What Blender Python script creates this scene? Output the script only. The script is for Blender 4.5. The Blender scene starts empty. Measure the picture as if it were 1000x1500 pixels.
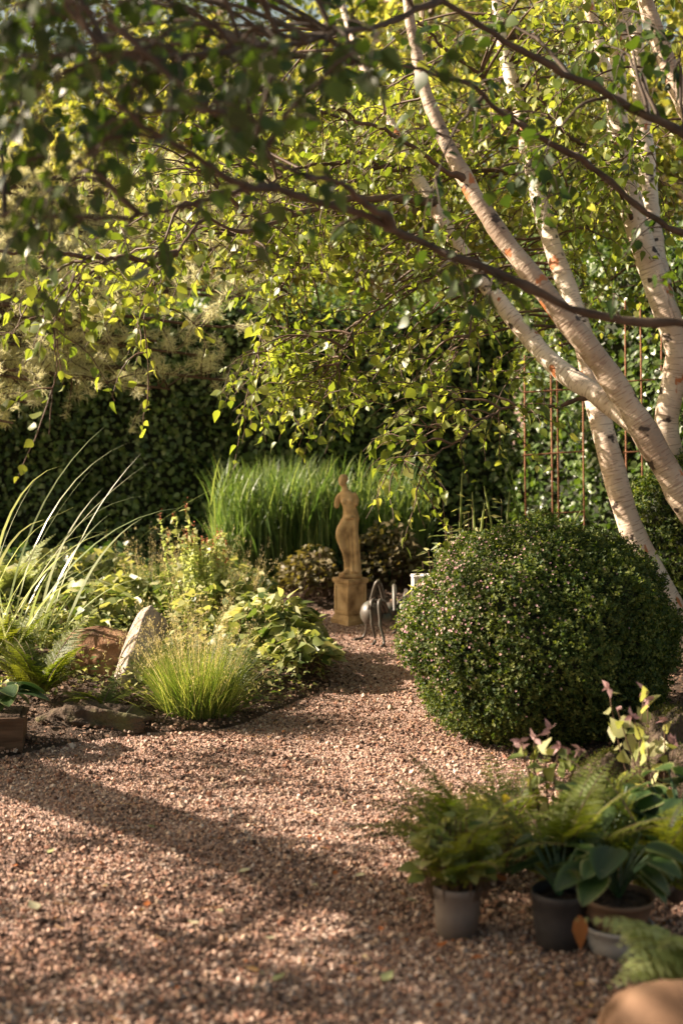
import bpy, math, random
import numpy as np
from mathutils import Vector
rng = np.random.default_rng(7); random.seed(7)
R = math.radians
SC = bpy.context.scene
COL = SC.collection

# ------------------------------------------------------------------ camera, light, exposure
F = 2083.0; H = 1.6; TH = math.atan(210.0 / F)
cd = bpy.data.cameras.new('camera'); cam = bpy.data.objects.new('camera', cd); COL.objects.link(cam)
cam.location = (0, 0, H); cam.rotation_euler = (math.pi / 2 - TH, 0, 0)
cd.sensor_fit = 'VERTICAL'; cd.sensor_height = 36; cd.sensor_width = 24; cd.lens = 50
cd.clip_start = 0.05; cd.clip_end = 500
cd.dof.use_dof = True; cd.dof.focus_distance = 6.6; cd.dof.aperture_fstop = 2.0
SC.camera = cam
SUN_EL = R(31); SUN_BACK = R(10)          # sun low on the left, a little behind the scene
sdir = Vector((-math.cos(SUN_BACK) * math.cos(SUN_EL), math.sin(SUN_BACK) * math.cos(SUN_EL), math.sin(SUN_EL)))
sl = bpy.data.lights.new('sun', 'SUN'); sun = bpy.data.objects.new('sun', sl); COL.objects.link(sun)
sl.energy = 5.0; sl.angle = R(0.5); sl.color = (1.0, 0.83, 0.66)
sun.rotation_euler = sdir.to_track_quat('Z', 'Y').to_euler()
W = bpy.data.worlds.new('World'); SC.world = W; W.use_nodes = True
nt = W.node_tree; bg = nt.nodes['Background']
sky = nt.nodes.new('ShaderNodeTexSky'); sky.sky_type = 'NISHITA'; sky.sun_disc = False
sky.sun_elevation = SUN_EL; sky.sun_rotation = math.atan2(sdir.x, sdir.y); sky.dust_density = 3.0; sky.ozone_density = 0.6
wb = nt.nodes.new('ShaderNodeMix'); wb.data_type = 'RGBA'; wb.blend_type = 'MULTIPLY'; wb.inputs[0].default_value = 1; wb.inputs[7].default_value = (1.0, .88, .66, 1)   # warm white balance
nt.links.new(sky.outputs[0], wb.inputs[6]); nt.links.new(wb.outputs[2], bg.inputs[0]); bg.inputs[1].default_value = 0.06
SC.view_settings.view_transform = 'Standard'; SC.view_settings.look = 'None'
SC.view_settings.exposure = 1.85; SC.view_settings.gamma = 1.0
SC.render.engine = 'CYCLES'
SC.cycles.max_bounces = 6; SC.cycles.transmission_bounces = 4; SC.cycles.diffuse_bounces = 4

def P(px, py, Y):                      # point of the place seen towards a spot of the photo, Y metres away
    u = (px - 500) / F; v = (750 - py) / F
    d = np.array([u, math.cos(TH) + v * math.sin(TH), -math.sin(TH) + v * math.cos(TH)])
    return d * (Y / d[1]) + np.array([0, 0, H])
def G(px, py, z=0.0):
    u = (px - 500) / F; v = (750 - py) / F
    d = np.array([u, math.cos(TH) + v * math.sin(TH), -math.sin(TH) + v * math.cos(TH)])
    return d * ((z - H) / d[2]) + np.array([0, 0, H])

# ------------------------------------------------------------------ mesh helpers
def nrm(v):
    v = np.asarray(v, float); return v / np.maximum(np.linalg.norm(v, axis=-1, keepdims=True), 1e-9)
def frames(d, n):
    y = nrm(d); x = nrm(np.cross(y, n)); z = np.cross(x, y)
    return np.stack([x, y, z], axis=-1)     # columns
class MB:
    def __init__(s): s.v = []; s.t = []; s.q = []; s.r = []; s.n = 0; s.uv = {}
    def add(s, V, F, rnd=0.5, uv=None):
        V = np.asarray(V, float).reshape(-1, 3); F = np.asarray(F, int)
        off = s.n; s.v.append(V); s.n += len(V)
        s.r.append(np.broadcast_to(np.asarray(rnd, float), (len(V),)).copy())
        if uv is not None: s.uv[off] = uv
        (s.t if F.shape[1] == 3 else s.q).append(F + off)
    def scatter(s, tmpl, pos, Rm, scale, rnd=None):
        TV, TF = tmpl; N = len(pos)
        if N == 0: return
        scale = np.asarray(scale, float)
        if scale.ndim == 1: scale = np.repeat(scale[:, None], 3, 1)
        V = np.einsum('nij,nkj->nki', Rm, TV[None] * scale[:, None, :]) + np.asarray(pos)[:, None, :]
        if rnd is None: rnd = rng.random(N)
        K = len(TV)
        for FF in TF:
            FF = np.asarray(FF)
        off = s.n; s.v.append(V.reshape(-1, 3)); s.n += N * K
        s.r.append(np.repeat(rnd, K))
        for FF in TF:
            FF = np.asarray(FF)
            A = (FF[None] + (np.arange(N) * K)[:, None, None] + off).reshape(-1, FF.shape[1])
            (s.t if FF.shape[1] == 3 else s.q).append(A)
    def tubes(s, paths, radii, sides=5, rnd=None, cap=True):
        paths = np.asarray(paths, float); N, K, _ = paths.shape; radii = np.asarray(radii, float)
        T = np.empty_like(paths); T[:, 1:-1] = paths[:, 2:] - paths[:, :-2]; T[:, 0] = paths[:, 1] - paths[:, 0]; T[:, -1] = paths[:, -1] - paths[:, -2]
        T = nrm(T); hint = np.zeros_like(T)
        mt = nrm(T.mean(1)); h = np.where(np.abs(mt[:, 2:3]) > .75, np.array([[0.13, 1., 0]]), np.array([[0, .1, 1.]]))
        hint[:] = h[:, None, :]
        X = nrm(np.cross(T, hint)); Y = np.cross(X, T)
        a = np.arange(sides) / sides * 2 * np.pi
        V = paths[:, :, None] + radii[:, :, None, None] * (np.cos(a)[None, None, :, None] * X[:, :, None] + np.sin(a)[None, None, :, None] * Y[:, :, None])
        i = np.arange(K - 1)[:, None]; j = np.arange(sides)[None]; j2 = (j + 1) % sides
        f = np.stack([i * sides + j, (i + 1) * sides + j, (i + 1) * sides + j2, i * sides + j2], -1).reshape(-1, 4)[:, ::-1]
        Fq = (f[None] + (np.arange(N) * K * sides)[:, None, None]).reshape(-1, 4)
        L = np.concatenate([np.zeros((N, 1)), np.cumsum(np.linalg.norm(np.diff(paths, axis=1), axis=-1), 1)], 1)
        r = rng.random(N) if rnd is None else np.full(N, rnd)
        s.add(V, Fq, np.repeat(r, K * sides))
        s.uv[s.n - N * K * sides] = np.stack([np.broadcast_to(a / (2 * np.pi), (N, K, sides)), np.broadcast_to(L[:, :, None], (N, K, sides))], -1).reshape(-1, 2)
        if cap:
            if sides == 4: pass
    def build(s, name, mat, parent=None, smooth=True):
        V = np.concatenate(s.v); t = np.concatenate(s.t) if s.t else np.zeros((0, 3), int); q = np.concatenate(s.q) if s.q else np.zeros((0, 4), int)
        me = bpy.data.meshes.new(name)
        me.vertices.add(len(V)); me.loops.add(t.size + q.size); me.polygons.add(len(t) + len(q))
        me.vertices.foreach_set('co', V.astype(np.float32).ravel())
        li = np.concatenate([t.ravel(), q.ravel()]).astype(np.int32)
        me.loops.foreach_set('vertex_index', li)
        ls = np.concatenate([np.arange(len(t)) * 3, len(t) * 3 + np.arange(len(q)) * 4]).astype(np.int32)
        me.polygons.foreach_set('loop_start', ls)
        me.polygons.foreach_set('use_smooth', np.full(len(ls), smooth))
        me.update(calc_edges=True)
        at = me.attributes.new('rnd', 'FLOAT', 'POINT'); at.data.foreach_set('value', np.concatenate(s.r).astype(np.float32))
        if s.uv:
            UV = np.zeros((len(V), 2), np.float32)
            for o, u in s.uv.items(): UV[o:o + len(u)] = u
            ul = me.uv_layers.new(name='UVMap'); ul.data.foreach_set('uv', UV[li].ravel())
        me.materials.append(mat)
        o = bpy.data.objects.new(name, me); COL.objects.link(o)
        if parent is not None:
            o.parent = parent; o.location = -Vector(parent.location)
        return o
def tag(o, label=None, cat=None, group=None, kind=None):
    if label: o['label'] = label
    if cat: o['category'] = cat
    if group: o['group'] = group
    if kind: o['kind'] = kind
    return o
def thing(name, loc, label, cat, group=None):
    o = bpy.data.objects.new(name, None); COL.objects.link(o); o.location = Vector([float(c) for c in loc]); o.empty_display_size = .1
    return tag(o, label, cat, group)
def smooth_path(pts, rad, n=40):
    pts = np.asarray(pts, float); rad = np.asarray(rad, float); m = len(pts)
    d = np.concatenate([[0], np.cumsum(np.linalg.norm(np.diff(pts, axis=0), axis=1))])
    h = np.maximum(np.diff(d), 1e-9)[:, None]; sl_ = np.diff(pts, axis=0) / h; M = np.empty_like(pts); M[0] = sl_[0]; M[-1] = sl_[-1]
    if m > 2: M[1:-1] = (h[1:] * sl_[:-1] + h[:-1] * sl_[1:]) / (h[1:] + h[:-1])
    t = np.linspace(0, d[-1], n); out = []
    for x in t:
        i = min(max(np.searchsorted(d, x, 'right') - 1, 0), m - 2); L_ = h[i, 0]; u = (x - d[i]) / L_
        out.append((2 * u ** 3 - 3 * u * u + 1) * pts[i] + (u ** 3 - 2 * u * u + u) * L_ * M[i] + (-2 * u ** 3 + 3 * u * u) * pts[i + 1] + (u ** 3 - u * u) * L_ * M[i + 1])
    return np.array(out), np.interp(t, d, rad)

# leaf templates: x side, y length, z normal
def ovate(w=.38, seg=((.0, 0), (.18, .8), (.42, 1.), (.72, .55), (1., 0)), fold=.18, curl=.16, stalk=0.0):
    V = []; 
    for y, k in seg: V.append([0, y, -curl * y * y])
    m = len(seg)
    for y, k in seg[1:-1]:
        V.append([-w * k, y - .03, fold * w * k - curl * y * y]); 
    for y, k in seg[1:-1]:
        V.append([w * k, y - .03, fold * w * k - curl * y * y])
    n = m - 2; T = []; Q = []
    T += [[0, 1, m], [0, m + n, 1]]
    for i in range(n - 1):
        Q += [[i + 1, i + 2, m + i + 1, m + i], [i + 1, m + n + i, m + n + i + 1, i + 2]]
    T += [[m - 2, m - 1, m + n - 1], [m - 2, m + 2 * n - 1, m - 1]]
    V = np.array(V, float); V[:, 1] += stalk
    return V, [np.array(T), np.array(Q)]
LEAF = ovate()
LEAFB = ovate(w=.36, fold=.3, curl=.3, stalk=.22)
RHOMB = (np.array([[0, 0, 0], [-.32, .45, .10], [0, 1, -.12], [.32, .45, .10]]), [np.array([[0, 2, 1], [0, 3, 2]])])
NARROW = (np.array([[0, 0, 0], [-.13, .4, .03], [0, 1, -.12], [.13, .4, .03]]), [np.array([[0, 2, 1], [0, 3, 2]])])
def rand_dirs(n): return nrm(rng.normal(size=(n, 3)))
def along(mu, spread, n): return nrm(np.asarray(mu) + spread * rng.normal(size=(n, 3)))

def blades(mb, base, az, L, phi0, phi1, w, K=7, twist=.6, wp=1.6, rnd=None):
    N = len(base); t = np.linspace(0, 1, K)
    ph = phi0[:, None] + (phi1 - phi0)[:, None] * t[None] ** 1.5
    ds = L[:, None] / (K - 1)
    hx = np.concatenate([np.zeros((N, 1)), np.cumsum(np.sin(ph[:, :-1]) * ds, 1)], 1)
    hz = np.concatenate([np.zeros((N, 1)), np.cumsum(np.cos(ph[:, :-1]) * ds, 1)], 1)
    ca, sa = np.cos(az), np.sin(az)
    path = np.stack([base[:, None, 0] + hx * ca[:, None], base[:, None, 1] + hx * sa[:, None], base[:, None, 2] + hz], -1)
    side = nrm(np.stack([-sa, ca, np.zeros(N)], -1)[:, None] + twist * rng.normal(size=(N, 1, 3)) * np.array([1, 1, .2]))
    hw = w[:, None] * np.minimum(1, .45 + 2 * t[None]) * (1 - t[None] ** wp) * .5
    A = path - side * hw[..., None]; B = path + side * hw[..., None]
    V = np.stack([A, B], 2).reshape(-1, 3)
    i = np.arange(K - 1); f = np.stack([2 * i, 2 * i + 1, 2 * i + 3, 2 * i + 2], -1)
    Fq = (f[None] + (np.arange(N) * 2 * K)[:, None, None]).reshape(-1, 4)
    mb.add(V, Fq, np.repeat(rng.random(N) if rnd is None else rnd, 2 * K))
    return path
def twig_paths(st, d, L, droop=.25, K=6, jit=.12):
    N = len(st); p = [st]; d = nrm(d)
    for k in range(K - 1):
        p.append(p[-1] + d * (L / (K - 1))[:, None]); d = nrm(d + np.array([0, 0, -droop]) + jit * rng.normal(size=(N, 3)))
    return np.stack(p, 1)
LEAFV = [LEAFB, ovate(w=.44, fold=.12, curl=.08, stalk=.28), ovate(w=.30, fold=.5, curl=.5, stalk=.2), ovate(w=.40, fold=.05, curl=-.2, stalk=.25)]
def leaves_on(mb, paths, n, size, tmpl=None, down=.7, spread=.6, t0=.12):
    N, K, _ = paths.shape
    t = (t0 + (1 - t0) * (np.arange(n)[None] + rng.random((N, n))) / n) * (K - 1)
    i = np.minimum(t.astype(int), K - 2); u = (t - i)[..., None]; ar = np.arange(N)[:, None]
    pos = paths[ar, i] * (1 - u) + paths[ar, i + 1] * u; tan = nrm(paths[ar, i + 1] - paths[ar, i])
    pos = pos.reshape(-1, 3); tan = tan.reshape(-1, 3)
    if len(pos) == N * n and pos[:, 1].mean() < 9.5:      # sprays pruned clear of the statue
        w = pos - np.array([0, 0, H]); fw = w[:, 1] * math.cos(TH) - w[:, 2] * math.sin(TH); px = 500 + F * w[:, 0] / np.maximum(fw, .1); py = 750 - F * (w[:, 1] * math.sin(TH) + w[:, 2] * math.cos(TH)) / np.maximum(fw, .1)
        ok = ~((px > 478) & (px < 548) & (py > 668) & (py < 900)); pos = pos[ok]; tan = tan[ok]; tid = np.repeat(np.arange(N), n)[ok]
    else: tid = np.repeat(np.arange(N), n)
    M = len(pos)
    if M == 0: return
    d = nrm(tan * .45 + np.array([0, 0, -down]) + spread * rng.normal(size=(M, 3)))
    nn = nrm(np.array([-.35, -.15, .75]) + .75 * rng.normal(size=(M, 3)))
    rn = np.clip(rng.random(N)[tid] * .5 + rng.random(M) * .6 - .05, 0, 1); sz = size * np.clip(rng.normal(.9, .26, M), .35, 1.5)
    if tmpl is not None: mb.scatter(tmpl, pos, frames(d, nn), sz, rn); return
    ti_ = rng.integers(0, 4, M)
    for k in range(4): mb.scatter(LEAFV[k], pos[ti_ == k], frames(d, nn)[ti_ == k], sz[ti_ == k], rn[ti_ == k])

# ------------------------------------------------------------------ materials
def new_mat(name):
    m = bpy.data.materials.new(name); m.use_nodes = True; n = m.node_tree
    return m, n, n.nodes['Principled BSDF'], n.nodes['Material Output']
def ramp(n, fac, cols):
    r = n.nodes.new('ShaderNodeValToRGB'); e = r.color_ramp.elements
    while len(e) < len(cols): e.new(.5)
    for i, (p, c) in enumerate(cols): e[i].position = p; e[i].color = (*c, 1)
    n.links.new(fac, r.inputs[0]); return r
def leaf_mat(name, cols, trans=.45, rough=.45, spec=.4, tcol=None, patch=.0, edge=None):
    m, n, b, out = new_mat(name)
    a = n.nodes.new('ShaderNodeAttribute'); a.attribute_name = 'rnd'
    k = len(cols); r = ramp(n, a.outputs['Fac'], [(i / max(1, k - 1), c) for i, c in enumerate(cols)])
    geo = n.nodes.new('ShaderNodeNewGeometry'); nz = n.nodes.new('ShaderNodeTexNoise'); nz.inputs['Scale'].default_value = 3.0; nz.inputs['Detail'].default_value = 3
    n.links.new(geo.outputs['Position'], nz.inputs['Vector'])
    hs = n.nodes.new('ShaderNodeHueSaturation'); mr = n.nodes.new('ShaderNodeMapRange'); mr.inputs[1].default_value = .3; mr.inputs[2].default_value = .7
    mr.inputs[3].default_value = .75; mr.inputs[4].default_value = 1.25
    n.links.new(nz.outputs['Fac'], mr.inputs[0]); n.links.new(mr.outputs[0], hs.inputs['Value']); n.links.new(r.outputs[0], hs.inputs['Color'])
    n.links.new(hs.outputs[0], b.inputs['Base Color']); b.inputs['Roughness'].default_value = rough; b.inputs['Specular IOR Level'].default_value = spec
    tr = n.nodes.new('ShaderNodeBsdfTranslucent'); mx = n.nodes.new('ShaderNodeMixShader'); mx.inputs[0].default_value = trans
    mc = n.nodes.new('ShaderNodeMix'); mc.data_type = 'RGBA'; mc.blend_type = 'MULTIPLY'; mc.inputs[0].default_value = 1
    mc.inputs[7].default_value = (*(tcol or (2.0, 1.9, .6)), 1); n.links.new(hs.outputs[0], mc.inputs[6]); n.links.new(mc.outputs[2], tr.inputs[0])
    n.links.new(b.outputs[0], mx.inputs[1]); n.links.new(tr.outputs[0], mx.inputs[2]); n.links.new(mx.outputs[0], out.inputs[0])
    return m
def noise_mat(name, cols, scale=8, detail=8, rough=.85, bump=.4, bscale=None, coord='Object', dist=.02, spec=.3, stretch=None):
    m, n, b, out = new_mat(name)
    tc = n.nodes.new('ShaderNodeTexCoord'); src = tc.outputs[coord]
    if stretch:
        mp = n.nodes.new('ShaderNodeMapping'); mp.inputs['Scale'].default_value = stretch; n.links.new(src, mp.inputs[0]); src = mp.outputs[0]
    nz = n.nodes.new('ShaderNodeTexNoise'); nz.inputs['Scale'].default_value = scale; nz.inputs['Detail'].default_value = detail; n.links.new(src, nz.inputs['Vector'])
    k = len(cols); r = ramp(n, nz.outputs['Fac'], [(.3 + .4 * i / (k - 1), c) for i, c in enumerate(cols)])
    n.links.new(r.outputs[0], b.inputs['Base Color']); b.inputs['Roughness'].default_value = rough; b.inputs['Specular IOR Level'].default_value = spec
    n2 = n.nodes.new('ShaderNodeTexNoise'); n2.inputs['Scale'].default_value = bscale or scale * 4; n2.inputs['Detail'].default_value = 8; n.links.new(src, n2.inputs['Vector'])
    bp = n.nodes.new('ShaderNodeBump'); bp.inputs['Strength'].default_value = bump; bp.inputs['Distance'].default_value = dist
    n.links.new(n2.outputs['Fac'], bp.inputs['Height']); n.links.new(bp.outputs[0], b.inputs['Normal'])
    return m
def birch_mat(name, base=(.74, .65, .54), alt=(.56, .43, .33)):
    m, n, b, out = new_mat(name)
    uv = n.nodes.new('ShaderNodeTexCoord')
    def mapped(src, s):
        mp = n.nodes.new('ShaderNodeMapping'); mp.inputs['Scale'].default_value = s; n.links.new(src, mp.inputs[0]); return mp.outputs[0]
    def noise(v, sc, d=4):
        z = n.nodes.new('ShaderNodeTexNoise'); z.inputs['Scale'].default_value = sc; z.inputs['Detail'].default_value = d; n.links.new(v, z.inputs['Vector']); return z.outputs['Fac']
    big = ramp(n, noise(uv.outputs['Object'], 3.5, 6), [(.38, base), (.62, alt)])
    # lenticels: short dark dashes running round the stem
    lent = ramp(n, noise(mapped(uv.outputs['UV'], (3.0, 55, 1)), 1.6, 2), [(.56, (0, 0, 0)), (.62, (1, 1, 1))])
    m1 = n.nodes.new('ShaderNodeMix'); m1.data_type = 'RGBA'; m1.inputs[7].default_value = (.17, .09, .06, 1)
    mul = n.nodes.new('ShaderNodeMath'); mul.operation = 'MULTIPLY'; mul.inputs[1].default_value = .5
    n.links.new(lent.outputs[0], mul.inputs[0]); n.links.new(mul.outputs[0], m1.inputs[0]); n.links.new(big.outputs[0], m1.inputs[6])
    # dark knots and rusty peeling patches
    kn = ramp(n, noise(mapped(uv.outputs['Object'], (6, 6, 9)), 1.2, 3), [(.62, (0, 0, 0)), (.655, (1, 1, 1))])
    m2 = n.nodes.new('ShaderNodeMix'); m2.data_type = 'RGBA'; m2.inputs[7].default_value = (.045, .028, .02, 1)
    n.links.new(kn.outputs[0], m2.inputs[0]); n.links.new(m1.outputs[2], m2.inputs[6])
    pe = ramp(n, noise(mapped(uv.outputs['Object'], (5, 5, 3)), 1.7, 6), [(.64, (0, 0, 0)), (.67, (1, 1, 1))])
    m3 = n.nodes.new('ShaderNodeMix'); m3.data_type = 'RGBA'; m3.inputs[7].default_value = (.42, .15, .05, 1)
    n.links.new(pe.outputs[0], m3.inputs[0]); n.links.new(m2.outputs[2], m3.inputs[6])
    n.links.new(m3.outputs[2], b.inputs['Base Color']); b.inputs['Roughness'].default_value = .6
    bp = n.nodes.new('ShaderNodeBump'); bp.inputs['Strength'].default_value = .5; bp.inputs['Distance'].default_value = .012
    n.links.new(noise(mapped(uv.outputs['UV'], (6, 60, 1)), 1.0, 6), bp.inputs['Height']); n.links.new(bp.outputs[0], b.inputs['Normal'])
    return m
def rnd_mat(name, cols, rough=.8, spec=.3, metallic=0):
    m, n, b, out = new_mat(name); a = n.nodes.new('ShaderNodeAttribute'); a.attribute_name = 'rnd'
    k = len(cols); r = ramp(n, a.outputs['Fac'], [(i / max(1, k - 1), c) for i, c in enumerate(cols)])
    n.links.new(r.outputs[0], b.inputs['Base Color']); b.inputs['Roughness'].default_value = rough; b.inputs['Specular IOR Level'].default_value = spec
    b.inputs['Metallic'].default_value = metallic
    return m
MT = {}
MT['birch_leaf'] = leaf_mat('birch_leaf', [(.065, .10, .018), (.12, .165, .03), (.20, .235, .055), (.33, .34, .12)], .5, .42, .4, (1.8, 1.75, .65))
MT['near_shaded_leaf'] = leaf_mat('near_shaded_leaf', [(.016, .034, .008), (.03, .058, .012), (.07, .11, .022)], .4, .42, .4, (1.9, 1.8, .5))  # darker copy of the birch leaf, shade of the near boughs in its colour
MT['hedge_leaf'] = leaf_mat('hedge_leaf', [(.045, .08, .03), (.08, .135, .045), (.14, .20, .07), (.23, .28, .11)], .3, .42, .45, (1.6, 1.8, .5))
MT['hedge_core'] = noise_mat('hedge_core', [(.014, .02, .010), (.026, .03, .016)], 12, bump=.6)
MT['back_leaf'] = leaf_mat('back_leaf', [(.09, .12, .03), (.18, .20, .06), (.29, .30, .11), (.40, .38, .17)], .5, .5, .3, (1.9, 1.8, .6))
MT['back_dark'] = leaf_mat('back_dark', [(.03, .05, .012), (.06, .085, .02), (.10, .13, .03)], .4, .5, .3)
MT['pine'] = leaf_mat('pine_needles', [(.50, .51, .28), (.66, .65, .42), (.76, .74, .54)], .5, .5, .3, (1.3, 1.25, 1.0))
MT['birch'] = birch_mat('birch_bark'); MT['birch_brown'] = birch_mat('birch_bark_brown', (.46, .37, .28), (.29, .215, .155))
MT['twig'] = noise_mat('twig_bark', [(.05, .032, .02), (.12, .072, .045)], 20, rough=.6, bump=.3, dist=.003)
MT['darktwig'] = noise_mat('dark_branch_bark', [(.028, .021, .015), (.085, .06, .042)], 14, rough=.7, bump=.5, dist=.004)
MT['soil'] = noise_mat('soil', [(.035, .022, .015), (.075, .048, .032), (.11, .075, .05)], 18, bump=1.0, dist=.03)
MT['bush_leaf'] = leaf_mat('bush_leaf', [(.025, .05, .014), (.05, .08, .02), (.09, .12, .03), (.17, .19, .055)], .32, .6, .25, (1.7, 1.8, .5))
MT['petal'] = leaf_mat('pink_petals', [(.50, .25, .32), (.55, .38, .36), (.55, .44, .36)], .3, .6, .2, (1.1, 1.0, 1.0))
MT['reed'] = leaf_mat('reed_blade', [(.06, .11, .032), (.10, .165, .05), (.16, .22, .075), (.27, .31, .13)], .38, .4, .4, (1.5, 1.6, .7))
MT['grass'] = leaf_mat('grass_blade', [(.06, .12, .015), (.11, .18, .025), (.20, .26, .05)], .5, .4, .4, (1.9, 1.9, .5))
MT['tuft'] = leaf_mat('tuft_blade', [(.06, .11, .02), (.11, .17, .035), (.20, .25, .07), (.42, .42, .20)], .45, .4, .4, (1.6, 1.6, .6))
MT['straw'] = leaf_mat('seed_straw', [(.36, .31, .17), (.50, .44, .26), (.60, .54, .36)], .4, .6, .2, (1.4, 1.3, .8))
MT['iris'] = leaf_mat('strap_leaf', [(.15, .20, .09), (.28, .33, .17), (.44, .46, .30)], .4, .36, .5, (1.4, 1.4, .8))
MT['cover'] = leaf_mat('cover_leaf', [(.06, .10, .025), (.16, .20, .06), (.30, .32, .13), (.46, .45, .24)], .4, .45, .4, (1.5, 1.45, .7))
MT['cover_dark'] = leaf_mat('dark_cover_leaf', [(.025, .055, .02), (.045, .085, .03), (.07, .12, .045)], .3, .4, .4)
MT['fern'] = leaf_mat('fern_frond', [(.055, .09, .015), (.10, .13, .022), (.16, .18, .045)], .45, .5, .3, (1.9, 1.8, .5))
MT['pale_fern'] = leaf_mat('pale_fern', [(.22, .27, .10), (.36, .40, .18)], .35, .5, .3, (1.5, 1.5, .7))
MT['hosta'] = leaf_mat('hosta_leaf', [(.03, .07, .03), (.05, .10, .045), (.09, .15, .08)], .25, .35, .5, (1.6, 1.8, .6))
MT['olive'] = leaf_mat('olive_brown_leaf', [(.07, .06, .03), (.12, .11, .05), (.20, .16, .09)], .3, .5, .3)
MT['moss'] = leaf_mat('moss_green', [(.025, .035, .008), (.05, .06, .014), (.10, .09, .02)], .2, .8, .1)
MT['gold'] = leaf_mat('golden_leaf', [(.12, .12, .02), (.26, .22, .04), (.34, .28, .06)], .4)
MT['dusty'] = leaf_mat('dusty_pink', [(.26, .15, .15), (.38, .25, .24)], .25, .6, .2, (1.1, 1, 1))
MT['rust'] = noise_mat('rusty_steel', [(.16, .07, .04), (.34, .16, .09)], 30, rough=.8, bump=.3, dist=.002)
MT['stone_statue'] = noise_mat('ochre_cast_stone', [(.20, .12, .06), (.50, .33, .17), (.64, .46, .27)], 11, rough=.85, bump=.25, bscale=90, dist=.004)
MT['metal'] = noise_mat('weathered_bronze', [(.03, .027, .022), (.08, .065, .05), (.05, .065, .05)], 14, rough=.5, bump=.15, dist=.003, spec=.6)
MT['rock'] = noise_mat('grey_rock', [(.16, .12, .10), (.38, .31, .27), (.50, .42, .37)], 7, rough=.9, bump=.9, bscale=22, dist=.03, stretch=(1, 1, .5))
MT['rock_brown'] = noise_mat('brown_rock', [(.06, .035, .02), (.20, .10, .05), (.34, .22, .13)], 6, rough=.9, bump=.9, bscale=20, dist=.03)
MT['rock_dark'] = noise_mat('dark_mossy_rock', [(.03, .022, .016), (.085, .06, .042), (.10, .10, .04)], 9, rough=.95, bump=1.0, bscale=28, dist=.03)
MT['ball'] = noise_mat('tan_sandstone', [(.08, .042, .022), (.14, .08, .045), (.19, .12, .075)], 5, rough=.8, bump=.3, bscale=60, dist=.004)
MT['plastic'] = noise_mat('taupe_plastic', [(.15, .125, .115), (.19, .16, .145)], 12, rough=.55, bump=.1, dist=.002)
MT['plastic_dark'] = noise_mat('dark_plastic', [(.035, .032, .034), (.055, .05, .052)], 12, rough=.5, bump=.1, dist=.002)
MT['plastic_grey'] = noise_mat('pale_grey_plastic', [(.28, .27, .28), (.34, .33, .34)], 12, rough=.5, bump=.1, dist=.002)
MT['plastic_brown'] = noise_mat('brown_plastic', [(.10, .065, .045), (.15, .095, .065)], 12, rough=.6, bump=.1, dist=.002)
MT['wood'] = noise_mat('weathered_wood', [(.06, .035, .02), (.13, .08, .05)], 6, rough=.85, bump=.5, dist=.004, stretch=(1, 1, 8))
MT['white'] = noise_mat('white_paint', [(.66, .63, .58), (.78, .75, .70)], 20, rough=.5, bump=.1, dist=.002)
MT['dry_leaf'] = leaf_mat('dry_leaf', [(.30, .10, .03), (.45, .28, .12), (.42, .40, .26), (.30, .33, .16)], .2, .6, .2, (1.4, 1.1, .6))
MT['pebble'] = rnd_mat('gravel_pebble', [(.06, .035, .025), (.15, .08, .055), (.28, .165, .115), (.41, .275, .205), (.26, .12, .075), (.42, .30, .21), (.50, .375, .305), (.58, .46, .38)], .75, .3)

# ------------------------------------------------------------------ ground
def gz(x, y):
    return 0.012 * np.sin(x * 1.7 + .5) * np.cos(y * 1.3) + .006 * np.sin(x * 5 + y * 3.1)
def grid_sheet(name, mat, x0, x1, y0, y1, nx, ny, zf, kind='structure'):
    X, Y = np.meshgrid(np.linspace(x0, x1, nx), np.linspace(y0, y1, ny)); Z = zf(X, Y)
    V = np.stack([X, Y, Z], -1).reshape(-1, 3); i, j = np.meshgrid(np.arange(nx - 1), np.arange(ny - 1)); a = (j * nx + i).ravel()
    m = MB(); m.add(V, np.stack([a, a + 1, a + nx + 1, a + nx], -1), .5); o = m.build(name, mat); tag(o, kind=kind); return o
def gravel_mat():
    m, n, b, out = new_mat('gravel_ground'); tc = n.nodes.new('ShaderNodeNewGeometry')
    vo = n.nodes.new('ShaderNodeTexVoronoi'); vo.inputs['Scale'].default_value = 110; n.links.new(tc.outputs['Position'], vo.inputs['Vector'])
    r = ramp(n, vo.outputs['Color'], [(0, (.09, .05, .038)), (.25, (.22, .13, .095)), (.5, (.38, .25, .20)), (.75, (.46, .31, .25)), (1, (.30, .16, .10))])
    nz = n.nodes.new('ShaderNodeTexNoise'); nz.inputs['Scale'].default_value = 2.2; nz.inputs['Detail'].default_value = 6; n.links.new(tc.outputs['Position'], nz.inputs['Vector'])
    hs = n.nodes.new('ShaderNodeHueSaturation'); mr = n.nodes.new('ShaderNodeMapRange'); mr.inputs[1].default_value = .35; mr.inputs[2].default_value = .65; mr.inputs[3].default_value = .72; mr.inputs[4].default_value = 1.1
    n.links.new(nz.outputs['Fac'], mr.inputs[0]); n.links.new(mr.outputs[0], hs.inputs['Value']); n.links.new(r.outputs[0], hs.inputs['Color'])
    n.links.new(hs.outputs[0], b.inputs['Base Color']); b.inputs['Roughness'].default_value = .85
    bp = n.nodes.new('ShaderNodeBump'); bp.invert = True; bp.inputs['Strength'].default_value = 1; bp.inputs['Distance'].default_value = .012
    n.links.new(vo.outputs['Distance'], bp.inputs['Height']); n.links.new(bp.outputs[0], b.inputs['Normal'])
    return m
MT['gravel'] = gravel_mat()
def gzall(x, y):
    far = np.clip((np.abs(x) + np.abs(y - 6) - 14) / 40, 0, 1)
    return gz(x, y) * (1 - far)
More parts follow.
